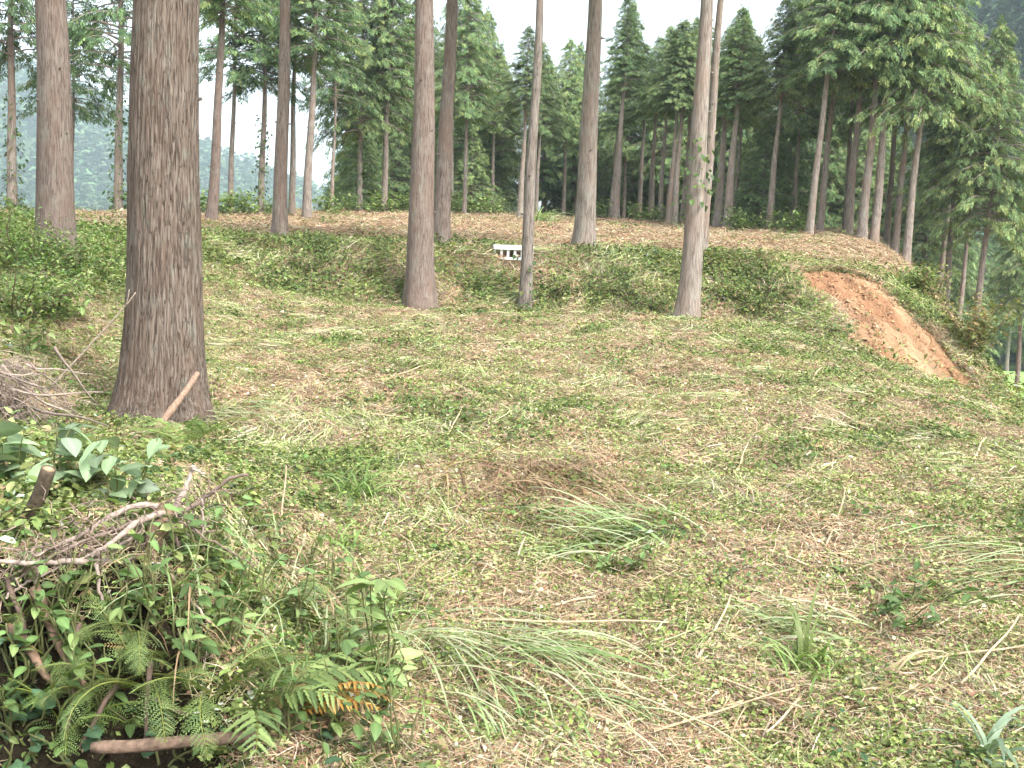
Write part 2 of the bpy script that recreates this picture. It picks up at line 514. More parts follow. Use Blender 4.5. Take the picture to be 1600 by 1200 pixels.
def wood_template(k, h, r, seed):
    g_ = np.random.default_rng(seed)
    u = g_.random(k) ** 0.75
    z = h * (0.12 + 0.88 * u)
    rad = r * (1 - u) ** 0.8 * (0.55 + 0.45 * g_.random(k)) + 0.05 * r
    a = g_.random(k) * 2 * np.pi
    P = np.stack([rad * np.cos(a), rad * np.sin(a), z], -1)
    D = norm(np.stack([np.cos(a), np.sin(a), -0.25 + 0.3 * g_.random(k)], -1))
    Rm = frames(D, roll=g_.normal(0, 0.5, k))
    q = np.array([[-0.5, 0, 0], [0, 0.42, 0.05], [0.6, 0, -0.18], [0, -0.42, 0.05]])
    V, F, C = inst(q, [[0, 1, 2, 3]], P, Rm, r * (0.45 + 0.35 * g_.random(k)), np.ones((k, 3)) * (0.75 + 0.5 * g_.random((k, 1))))
    return V, F, C

def build_wood(name, fn, pts, hs, label, seed, k=34, cols=((0.075, 0.13, 0.07), (0.11, 0.165, 0.08), (0.085, 0.115, 0.055))):
    g = Geo()
    n = len(pts)
    which = rng.integers(0, 4, n)
    col = pick(cols, [3, 2, 1], n, 0.25)
    for w in range(4):
        s = which == w
        tv, tf, tc = wood_template(k, 1.0, 0.27 + 0.05 * w, seed + w)
        T = np.stack([pts[s, 0], pts[s, 1], fn(pts[s, 0], pts[s, 1]) - 0.5], -1)
        a = rng.random(s.sum()) * 6.28
        Rm = np.zeros((s.sum(), 3, 3)); Rm[:, 0, 0] = np.cos(a); Rm[:, 0, 1] = -np.sin(a); Rm[:, 1, 0] = np.sin(a); Rm[:, 1, 1] = np.cos(a); Rm[:, 2, 2] = 1
        V, F, C = inst(tv, tf, T, Rm, hs[s], col[s], tc)
        g.add(V, F, C)
    link(name, g.mesh(name, [M_FARWOOD]), kind="stuff", label=label, cat="forest")

def polar_pts(n, t0, t1, d0, d1):
    d = np.exp(rng.uniform(math.log(d0), math.log(d1), n)); t = rng.uniform(t0, t1, n)
    return np.stack([t * d, d], -1)

p_ = polar_pts(2600, 0.26, 0.85, 100, 420)
p_ = p_[hill_right(p_[:, 0], p_[:, 1]) > -4.6]
build_wood("hillside_forest", hill_right, p_, rng.uniform(8, 13, len(p_)), "dense green conifer forest covering the near hillside", 50, 44)
p_ = polar_pts(4600, -0.75, 0.05, 460, 1300)
p_ = p_[hill_left(p_[:, 0], p_[:, 1]) > -9]
build_wood("mountain_forest", hill_left, p_, rng.uniform(13, 22, len(p_)), "hazy blue forest covering the far mountain", 60, 26)

# ------------------------------------------------------------------ conifer crowns
def spray_template(seed):
    g_ = np.random.default_rng(seed)
    V, F, C = [], [], []
    def leaflet(x, y, z, ang, ln, w, c):
        b = len(V)
        dx, dy = math.cos(ang), math.sin(ang)
        nx_, ny_ = -dy, dx
        V.append((x, y, z)); V.append((x + dx * ln * .45 + nx_ * w, y + dy * ln * .45 + ny_ * w, z - 0.04 * ln))
        V.append((x + dx * ln, y + dy * ln, z - 0.30 * ln)); V.append((x + dx * ln * .45 - nx_ * w, y + dy * ln * .45 - ny_ * w, z - 0.04 * ln))
        F.append((b, b + 1, b + 2, b + 3))
        C.extend([c * 0.92, c, c * 1.2, c])
    for i in range(4):
        x = 0.05 + 0.2 * i
        z = -0.22 * x * x
        for sgn in (-1, 1):
            leaflet(x, sgn * .03, z, sgn * (0.7 + g_.normal(0, .22)), 0.5 * (1 - 0.1 * i) * g_.uniform(.6, 1.2), 0.062 * g_.uniform(.7, 1.3), g_.uniform(.8, 1.2))
    leaflet(0.55, 0, -0.10, g_.normal(0, .15), 0.5, 0.06, 1.1)
    return np.array(V), np.array(F), np.array(C)[:, None] * np.ones((1, 3))

NEEDLE_COLS = [(0.135, 0.215, 0.09), (0.19, 0.27, 0.11), (0.09, 0.155, 0.075), (0.25, 0.295, 0.11)]
def crown_mesh(name, H, Rr, seed, dens=1.0, droop=0.35, low=0.75, wts=(3, 3, 2, 1)):
    g_ = np.random.default_rng(seed)
    g = Geo()
    T, D, S, U = [], [], [], []
    nb = int(190 * dens * H / 6.5)
    for b in range(nb):
        u = (b + g_.random()) / nb
        u = u ** 0.9
        h = H * u
        prof = (1 - u) ** 0.72 * (low + (1 - low) * min(1, u / 0.18)) + 0.03
        L = Rr * prof * g_.uniform(0.62, 1.18)
        az = b * 2.4 + g_.normal(0, .5)
        up = 0.30 - 0.15 * (1 - u) + g_.normal(0, .1)
        n = 5
        s = np.linspace(0, 1, n)
        r_ = L * s
        z = h + L * (up * s - droop * s * s)
        side = g_.normal(0, .12) * L * s * s
        P = np.stack([r_ * math.cos(az) - side * math.sin(az), r_ * math.sin(az) + side * math.cos(az), z], -1)
        add_tube(g, P, np.linspace(0.012 + 0.012 * L, 0.004, n), 3, (0.16, 0.11, 0.08), 1)
        m = max(8, int(36 * L / Rr * (0.7 + 0.3 * Rr / 1.9)) + 2)
        for k in range(m):
            q = 0.22 + 0.78 * (k + g_.random()) / m
            i = min(int(q * (n - 1)), n - 2); f = q * (n - 1) - i
            pt = P[i] * (1 - f) + P[i + 1] * f
            tg = norm(P[i + 1] - P[i])
            sgn = 1 if k % 2 else -1
            ang = sgn * g_.uniform(0.2, 1.3) * (1 - 0.5 * q)
            c, s_ = math.cos(ang), math.sin(ang)
            d = np.array([tg[0] * c - tg[1] * s_, tg[0] * s_ + tg[1] * c, tg[2] - 0.15 - 0.45 * g_.random()])
            off = np.array([-tg[1], tg[0], 0]) * g_.normal(0, .20) * L * q * (1.15 - q) * 1.6; off[2] = -abs(off[0]) * .25 - .06 * g_.random()
            T.append(pt + off + g_.normal(0, .05, 3) * np.array([1, 1, .8])); D.append(d); S.append(g_.uniform(.16, .36) * (0.75 + 0.25 * (1 - u)))
    for k in range(14):
        h = H * (0.9 + 0.11 * k / 14); a = k * 2.4
        T.append([0, 0, h]); D.append([math.cos(a) * .5, math.sin(a) * .5, .9]); S.append(0.3)
    T = np.array(T); D = np.array(D); S = np.array(S)
    which = g_.integers(0, 4, len(T))
    idx = g_.choice(4, len(T), p=np.array(wts) / sum(wts))
    col = np.array(NEEDLE_COLS)[idx] * (1 + 0.18 * g_.normal(size=(len(T), 1)))
    for w in range(4):
        s = which == w
        tv, tf, tc = SPRAYS[w]
        V, F, C = inst(tv, tf, T[s], frames(D[s], roll=g_.normal(0, .6, s.sum())), S[s], col[s], tc)
        g.add(V, F, np.clip(C, 0.01, 0.5), 0)
    return g.mesh(name, [M_NEEDLE, M_BARK_BACK], smooth=False)
SPRAYS = [spray_template(100 + w) for w in range(4)]
CROWN_H = 6.5
CROWNS = [crown_mesh("crown_a", CROWN_H, 1.8, 201), crown_mesh("crown_b", CROWN_H, 2.05, 202, 1.0, 0.42, 0.8),
          crown_mesh("crown_c", CROWN_H, 1.7, 203, 0.95, 0.3, 0.6, (3, 2, 3, 0.5)), crown_mesh("crown_d", CROWN_H, 2.2, 204, 1.15, 0.48, 0.9, (2, 3, 1, 2)),
          crown_mesh("crown_e", CROWN_H, 1.9, 205, 0.6, 0.4, 0.8, (2, 1, 4, 0.3))]  # crown_e: darker colour weights paint in the backlit look of the left crowns

IVY_Q = np.array([[-.1, 0, 0], [.35, .45, .06], [1, 0, -.08], [.35, -.45, .06]])
def ivy_mesh(name, h, r, n, seed, drop=0.0):
    g_ = np.random.default_rng(seed)
    z = h * g_.random(n) ** 1.3; a = g_.random(n) * 6.28
    rad = r + 0.03 + np.abs(g_.normal(0, .10, n)) * (1 - 0.5 * z / h)
    P = np.stack([rad * np.cos(a), rad * np.sin(a), z], -1)
    D = np.stack([np.cos(a) * .5, np.sin(a) * .5, -0.7 + g_.normal(0, .3, n)], -1)
    col = pick([(0.05, 0.10, 0.03), (0.09, 0.14, 0.04), (0.13, 0.14, 0.05)], [3, 2, 1], n, .2)
    V, F, C = inst(IVY_Q, [[0, 1, 2, 3]], P, frames(D, roll=g_.normal(0, .5, n)), g_.uniform(.05, .12, n) * min(1, r / .1), col)
    g = Geo(); g.add(V, F, C)
    return g.mesh(name, [M_LEAF], smooth=False)

def trunk_mesh(name, dia, H, mat, sides, rings, flare, seed, lean=(0, 0), ridges=0.0):
    g_ = np.random.default_rng(seed)
    z = np.concatenate([[-0.45, -0.15], np.linspace(0, 1, rings) ** 1.15 * H])
    base = np.maximum(dia / 2 * (1 - (z - 1.1) / (H - 1.1)), 0.012)
    base = np.minimum(base, dia / 2 * 1.10)
    sway = 0.03 * np.sin(z * 0.55 + g_.random() * 6) + 0.012 * np.sin(z * 1.7 + g_.random() * 6)
    sway2 = 0.03 * np.sin(z * 0.6 + g_.random() * 6)
    zz = np.maximum(z, 0)
    P = np.stack([lean[0] * zz + sway - sway[2], lean[1] * zz + sway2 - sway2[2], z], -1)
    a = np.linspace(0, 2 * np.pi, sides, endpoint=False)
    ph = g_.random(6) * 6.28
    lob = 0.5 + 0.5 * (0.5 * np.sin(3 * a + ph[0]) + 0.3 * np.sin(5 * a + ph[1]) + 0.2 * np.sin(8 * a + ph[2]))
    fl = np.exp(-np.maximum(z, 0) / 0.28)[:, None] * flare * (0.35 + 1.1 * lob)[None, :]
    wob = 0.02 * np.sin(2 * a[None, :] + z[:, None] * .7 + ph[3]) + 0.012 * np.sin(5 * a[None, :] + z[:, None] * .3 + ph[4])
    rel = 1 + fl + wob
    if ridges > 0:
        A, Zm = np.meshgrid(a / (2 * np.pi), z)
        tw = A + 0.012 * np.sin(Zm * 0.9)
        per = 64
        def ring(nf, zf, sd):
            # periodic noise around the trunk
            u = tw * nf
            n0 = vnoise(u, Zm * zf, sd); n1 = vnoise(u - nf, Zm * zf, sd)
            w = ss(0.9, 1.0, A)
            return n0 * (1 - w) + n1 * w
        r1 = ring(84, 1.8, seed + 1); r2 = ring(150, 4.0, seed + 2); r3 = ring(22, 1.1, seed + 3)
        strip = np.abs(r1 - 0.5) * 2
        rel = rel + ridges * (0.9 * np.minimum(strip, 0.5) + 0.45 * (r2 - 0.5) + 0.5 * (r3 - 0.5))
    V, F, t = tube(P, base, sides, True, rel)
    g = Geo(); g.add(V, F, (0.3, 0.25, 0.2)); g.F.append(np.asarray(t, int)); g.M.append(0)
    # short stubs of pruned branches
    for k in range(int(3 + H * 0.9)):
        h = g_.uniform(1.2, H * .7); az = g_.random() * 6.28
        i = int(np.argmin(np.abs(z - h)))
        p0 = P[i] + 0.8 * base[i] * np.array([math.cos(az), math.sin(az), 0])
        p1 = P[i] + (base[i] + g_.uniform(.015, .07)) * np.array([math.cos(az), math.sin(az), 0.1])
        add_tube(g, [p0, p1], [0.018, 0.012], 5, (0.3, 0.25, 0.2))
    return g.mesh(name, [mat])

N_TREE = [0]
def tree(px, py, d, dia, H, crown, cbase, label, group=None, mat=None, sides=14, rings=22, flare=0.35, lean=(0, 0), cscale=1.0, ivy=None, ridges=0.0, name="cypress_tree", zoff=0.0, pos=None):
    N_TREE[0] += 1
    sd = 1000 + N_TREE[0] * 13
    if pos is None:
        p = at(px, py, d)
    else:
        p = np.array([pos[0], pos[1], 0.0])
    z = float(gz(p[0], p[1])) + zoff
    root = empty(name, (p[0], p[1], z), label, "tree", group)
    link("trunk", trunk_mesh("trunk", dia, H, mat or M_BARK_BACK, sides, rings, flare, sd, lean, ridges), root)
    if crown is not None:
        sc = (H - cbase) / CROWN_H
        g_ = np.random.default_rng(sd)
        link("crown", CROWNS[crown], root, (lean[0] * (cbase + 1.5), lean[1] * (cbase + 1.5), cbase),
             (lean[1] * -1, lean[0], g_.random() * 6.28), (cscale * sc ** .5, cscale * sc ** .5, sc * 1.02))
    if ivy:
        link("ivy", ivy_mesh("ivy", ivy[0], dia * .5, ivy[1], sd), root)
    return root

# ---- front trunks (crowns above the frame)
tree(255, 655, 7.4, 0.50, 12.5, 0, 6.6, "thick rough-barked cypress trunk beside the ferny mound, largest trunk", None, M_BARK, 320, 260, 0.42, ridges=0.06, lean=(-0.010, 0))
tree(88, 398, 13.2, 0.44, 12.5, 1, 6.8, "stout smooth pinkish trunk rising from the leafy left slope bushes".replace("left slope ", "slope "), None, M_BARK_PINK, 36, 60, 0.30, lean=(-0.018, 0))
G1 = None
tree(438, 386, 18.3, 0.235, 11.5, 2, 6.6, "slim reddish trunk on the terrace edge above dark undergrowth", G1, M_BARK_PINK, 28, 50, 0.55, lean=(-0.012, 0))
tree(656, 486, 16.0, 0.40, 11.0, 0, 6.4, "sturdy trunk at the bank foot, thickest of the mid-field trunks", G1, M_BARK_PINK, 36, 60, 0.38, lean=(0.0, 0))
tree(688, 394, 18.4, 0.275, 11.5, 1, 6.6, "reddish trunk on the terrace lip just behind the sturdy trunk", G1, M_BARK_PINK, 28, 50, 0.5, lean=(0.006, 0))
tree(820, 474, 16.3, 0.18, 10.5, 2, 6.4, "slender trunk standing in the bank beside the white slatted seat", G1, M_BARK_BACK, 24, 50, 0.3, ivy=(0.9, 60))
tree(911, 392, 18.2, 0.335, 10.8, 3, 6.4, "pale straight trunk with flared roots on the terrace lip", G1, M_BARK_BACK, 32, 50, 0.5, lean=(0.006, 0))
ivy_trunk = tree(1074, 486, 16.0, 0.30, 10.5, 0, 6.2, "grey trunk at the bank foot with ivy patches at mid height", G1, M_BARK_BACK, 30, 50, 0.38, lean=(0.012, 0))
link("ivy", ivy_mesh("ivy", 1.0, 0.125, 80, 55), ivy_trunk, (0.03, -0.01, 1.75))
tree(1097, 392, 18.6, 0.17, 10.5, 2, 6.4, "thin grey trunk on the terrace tucked behind the ivy-patched trunk", G1, M_BARK_BACK, 20, 40, 0.3, lean=(0.012, 0))

# ---- rows with crowns in view: px, py, d, dia, H, crown, crown base, lean
LEFT = "cypresses along the plateau rim towards the mountain"
MID = "slender cypresses in the rear rows of the clearing"
RIGHT = "cypresses along the rim above the bare soil"
rows = [
 (20, 330, 29, .25, 10.5, 4, 3.6, 0, "ivy"), (112, 320, 33, .12, 8.5, 4, 2.6, 0, ""), (184, 330, 29, .23, 10.5, 4, 3.2, -.005, "ivy"),
 (330, 330, 27, .26, 10.5, 2, 4.6, .045, "red"), (361, 325, 33, .17, 9.5, 4, 3.6, 0, ""), (408, 318, 33, .2, 9.5, 4, 3.4, 0, "ivy"),
 (456, 330, 34, .2, 10.5, 4, 4.2, 0, ""), (479, 330, 32, .25, 10.5, 2, 4.2, .02, ""), (518, 330, 38, .13, 9, 4, 3.4, 0, ""),
 (562, 330, 40, .2, 10, 3, 2.6, 0, "ivy"), (600, 332, 40, .23, 10.5, 0, 4.2, .01, ""), (640, 335, 46, .2, 10.5, 1, 3.2, 0, ""), (725, 335, 44, .18, 10.5, 1, 3.6, 0, ""),
 (704, 335, 48, .2, 10, 0, 3.6, 0, ""), (768, 338, 50, .18, 9, 3, 3.4, 0, ""), (812, 340, 42, .22, 9.0, 0, 4.6, .01, ""), (838, 340, 50, .2, 7.6, 1, 3.4, 0, ""),
 (880, 342, 52, .2, 7.2, 3, 3.4, 0, ""), (953, 346, 50, .16, 7.4, 0, 3.8, .02, ""), (962, 350, 44, .28, 9.6, 2, 4.8, .02, ""), (997, 354, 49, .22, 8.6, 1, 4.2, 0, ""),
 (1016, 356, 46, .24, 8.6, 0, 4.2, .01, ""), (1031, 357, 44, .2, 8.6, 1, 4.2, .01, ""), (1044, 357, 42, .22, 9.0, 0, 4.4, .02, ""),
 (1053, 358, 42, .25, 9.0, 3, 4.6, .02, ""), (1066, 358, 44, .24, 9.2, 1, 4.2, .02, ""), (1086, 360, 46, .2, 9.4, 0, 4.0, 0, ""),
 (1120, 364, 38, .29, 9.4, 1, 4.2, .02, ""), (1136, 366, 37, .29, 9.6, 0, 4.4, .02, ""), (1147, 364, 42, .17, 9.5, 3, 3.6, 0, ""),
 (1200, 368, 36, .22, 9.4, 3, 4.2, .03, ""), (1238, 374, 40, .15, 10, 1, 3.2, 0, ""),
]
rowsR = [
 (1263, 382, 34, .24, 11.0, 1, 4.2, .065), (1279, 382, 36, .23, 11.0, 3, 4.4, .03), (1318, 390, 40, .2, 11.5, 1, 4.4, .01), (1324, 392, 35, .26, 11.5, 3, 4.4, .02),
 (1344, 402, 34, .29, 12.0, 1, 4.5, .02), (1363, 408, 34, .27, 12.5, 3, 4.8, .02), (1383, 408, 39, .22, 12.0, 3, 3.8, .02),
 (1394, 446, 36, .23, 11.0, 1, 4.2, .03), (1412, 456, 34, .24, 11.5, 3, 3.8, .045), (1464, 510, 38, .2, 9.5, 1, 3.0, .02),
 (1474, 525, 36, .2, 9.0, 3, 3.0, .03), (1494, 545, 40, .19, 10, 1, 3.0, .02), (1521, 550, 35, .23, 10.5, 3, 2.8, .03), (1592, 560, 44, .2, 9.5, 3, 3.0, 0),
]
OWN = {112: ("thin dark stem close behind the stout smooth trunk", None), 361: ("slim straight cypress next to the leaning reddish one", None),
       456: ("cypress close behind the slim reddish terrace trunk", None), 479: ("gently leaning cypress at the rim, first past the slim reddish trunk", None),
       518: ("very thin dark stem at the rim before pale sky", None), 562: ("ivy-wrapped cypress with low foliage among young bushy conifers", None),
       600: ("pale bare stem standing between young bushy conifers", None), 812: ("cypress close behind the slender trunk by the white seat", None),
       953: ("thin stem touching the spire-topped cypress", None), 962: ("spire-topped cypress rising alone against the white sky", None),
       1200: ("lone dark stem before the dense green understory", None), 1238: ("thin stem lost in the dense green understory", None),
       1263: ("strongly leaning cypress on the brow of the plateau", None), 1279: ("straight cypress standing beside the strongly leaning one", None),
       1592: ("low-branched cypress on the slope before the valley field", None)}
for k_ in (640, 704, 725, 768): OWN[k_] = ("rear cypress behind the sturdy and reddish trunk pair", "rear cypresses behind the trunk pair")
for k_ in (838, 880): OWN[k_] = ("low-topped rear cypress under the open sky gap", "low cypresses under the sky gap")
for k_ in (997, 1016, 1031, 1044, 1053, 1066, 1086): OWN[k_] = ("close-set thin stem in the dark stand behind the ivy-patched trunk", "close-set stems behind the ivy-patched trunk")
for k_ in (1120, 1136, 1147): OWN[k_] = ("grey stem of the trio just past the ivy-patched trunk", "trio of stems past the ivy-patched trunk")
for k_ in (1318, 1324, 1344, 1363, 1383): OWN[k_] = ("tall bare stem in the row on the brow above the bare soil", "tall stems on the brow above the bare soil")
for k_ in (1394, 1412): OWN[k_] = ("cypress rising from the slope edge at the bare soil's upper corner", "pair of cypresses at the bare soil's upper corner")
for k_ in (1464, 1474, 1494, 1521): OWN[k_] = ("cypress low on the slope past the bare soil", "cypresses low on the slope past the bare soil")

def top_height(px, d, py_top):
    p = at(px, 340, d)
    return float(at(px, py_top, d)[2] - gz(p[0], p[1]))
TOPS = np.array([(0, -70), (560, -60), (700, -40), (735, -20), (760, 60), (775, 95), (812, 45), (838, 70), (880, 66), (930, 85), (953, 95), (960, -5), (966, 0), (985, 70), (1000, 75), (1016, 60), (1035, 40), (1066, 30),
                 (1086, 25), (1120, 45), (1136, 15), (1150, 40), (1200, 0), (1240, -40)], float)
for (px, py, d, dia, H, c, cb, ln, tg) in rows:
    cb += .5
    if px > 600:
        H = top_height(px, d, float(np.interp(px, TOPS[:, 0], TOPS[:, 1])))
        cb = min(cb, H - 3.2)
    own = OWN.get(px)
    lab = {"ivy": "ivy-clad dark cypress trunk standing in the rim row before the haze",
           "red": "leaning reddish cypress with its crown tip above the rim trees",
           "": "slender cypress standing in the rear row behind the litter-covered plateau"}[tg]
    grp = LEFT + " with ivy" if tg == "ivy" else (None if tg == "red" else MID)
    if own: lab, grp = own
    mat = M_BARK_PINK if tg == "red" else M_BARK_BACK
    tree(px, py, d, dia, H, c, cb, lab, grp, mat, 12, 18, 0.3, (ln, 0), 1.0, (3.2, 260) if tg == "ivy" else None)
for (px, py, d, dia, H, c, cb, ln) in rowsR:
    lab, grp = OWN[px]
    cb += .9 if px < 1450 else 1.1
    tree(px, py, d, dia, H, c, cb, lab, grp, M_BARK_BACK, 12, 18, 0.3, (ln, 0), 1.05)

# ---- deeper forest behind the rows
DEEP = "dark cypresses deep behind the rear rows"
k = 0
for i in range(104):
    t_ = rng.uniform(-0.17, 0.33); d_ = rng.uniform(52, 70)
    if i < 8:
        t_ = rng.uniform(-0.17, -0.1); d_ = rng.uniform(52, 66)
    if -0.02 < t_ < 0.10 and rng.random() < .35: continue
    x_ = t_ * d_
    H_ = min(11.5, top_height(800 + 1640 * t_, d_, float(np.interp(800 + 1640 * t_, TOPS[:, 0], TOPS[:, 1])) + rng.uniform(0, 38)))
    tree(0, 0, 0, rng.uniform(.15, .22), H_, [0, 1, 3, 2, 4][i % 5], rng.uniform(2.6, 4.0), "shaded cypress half hidden deep behind the rear row of trunks", DEEP, M_BARK_BACK, 8, 10, 0.3, (0, 0), 1.0, pos=(x_, d_))
# ---- young understory conifers filling between stems
UND = "young bushy conifers between the rear stems"
for (px, py, d, H) in [(1190, 372, 41, 4.2), (1228, 375, 42, 4.8), (1165, 366, 44, 3.6), (1290, 390, 46, 4.5), (1345, 400, 46, 4.8), (1400, 430, 46, 5.0), (1440, 470, 44, 5.5), (1470, 500, 46, 5.0),
                       (560, 335, 43, 4.0), (620, 336, 45, 4.2), (665, 338, 48, 3.6), (735, 338, 49, 3.8), (775, 338, 52, 3.2)]:
    tree(px, py, d, 0.10, H, [1, 3][int(px) % 2], 0.25, "young bushy conifer with branches to the ground between older stems", UND, M_BARK_BACK, 8, 10, 0.3, (0, 0), 1.0, name="young_conifer")
# ---- dark cedars on the far side of the valley field
VAL = "tall conifers along the far edge of the valley field"
for i in range(26):
    t_ = rng.uniform(0.36, 0.56); d_ = rng.uniform(92, 106)
    tree(0, 0, 0, rng.uniform(.25, .4), rng.uniform(11, 16), [0, 1, 3][i % 3], rng.uniform(2.0, 4.5), "tall dark conifer at the far edge of the green valley field", VAL, M_BARK_BACK, 8, 10, 0.2, (0, 0), 1.3, pos=(t_ * d_, d_))

# ------------------------------------------------------------------ ground cover (grass, straw, leaf litter)
def sample(n, d0, d1, t0=-0.60, t1=0.60, power=0.0):
    u = rng.random(n)
    d = np.exp(math.log(d0) + u * math.log(d1 / d0)); t = rng.uniform(t0, t1, n)
    return t * d, d

def ground_normal(x, y, e=0.12):
    dx = (gz(x + e, y) - gz(x - e, y)) / (2 * e); dy = (gz(x, y + e) - gz(x, y - e)) / (2 * e)
    return norm(np.stack([-dx, -dy, np.ones_like(dx)], -1))

def bare_face(x, y):
    return (y < 3.0 + .15 * vnoise(x * 4, y * 4, 78)) & (mound(x, np.maximum(y, 3.4)) > .35)

def root_zone(x, y):
    return (x > -1.75) & (x < -.88) & (y > 2.9) & (y < 3.36)

def visible_zone(x, y):
    """keep litter on land the picture can show"""
    return (~(bare_face(x, y) | root_zone(x, y)) | (rng.random(len(x)) < .22)) & (x < 0.335 * y + 9) & (y < 34 + 18 * ss(-12, -4, x) + 5)

GREENS = [(0.165, 0.212, 0.062), (0.245, 0.30, 0.10), (0.095, 0.132, 0.045), (0.345, 0.38, 0.165)]
DRYS = [(0.42, 0.32, 0.20), (0.53, 0.45, 0.325), (0.26, 0.165, 0.105), (0.38, 0.25, 0.155)]
def greenness(x, y):
    g_ = .15 + .65 * ss(0.37, 0.69, 0.40 * fbm(x / 1.5 + 5, y / 2.0, 71, 4) + 0.6 * fbm(x / 0.40, y / 0.5, 72, 4))
    pl = ss(19.0, 22.5, y + 2.5 * (fbm(x / 1.5, y / 1.5, 73, 3) - .5))
    g_ = g_ * (1 - 0.8 * pl)
    strip = np.exp(-((y - 18.6) / 0.9) ** 2)
    g_ = np.clip(g_ + 0.6 * strip + 0.35 * ss(3.5, 5.5, -x) * (y < 19) + 0.3 * mound(x, y), 0, 1)
    return g_

def swath(x, y):
    return 2.2 * np.pi * fbm(x / 3.0 + 9, y / 4.0, 74, 2)

BLADE_V = np.array([[-.5, 0, 0], [.5, 0, 0], [-.38, .10, .5], [.38, .10, .5], [0, .42, .92]])
BLADE_T = np.array([[0, 1, 3], [0, 3, 2], [2, 3, 4]])
STRAW_V = np.array([[-.5, -.5, 0], [-.5, .5, 0], [0, -.5, .05], [0, .5, .05], [.5, -.35, 0], [.5, .35, 0]])
STRAW_F = np.array([[0, 2, 3, 1], [2, 4, 5, 3]])
LEAFB_V = np.array([[-.5, 0, 0.03], [0, .32, .10], [.5, 0, -.02], [0, -.32, .10]])
LEAFB_F = np.array([[0, 1, 2], [0, 2, 3]])

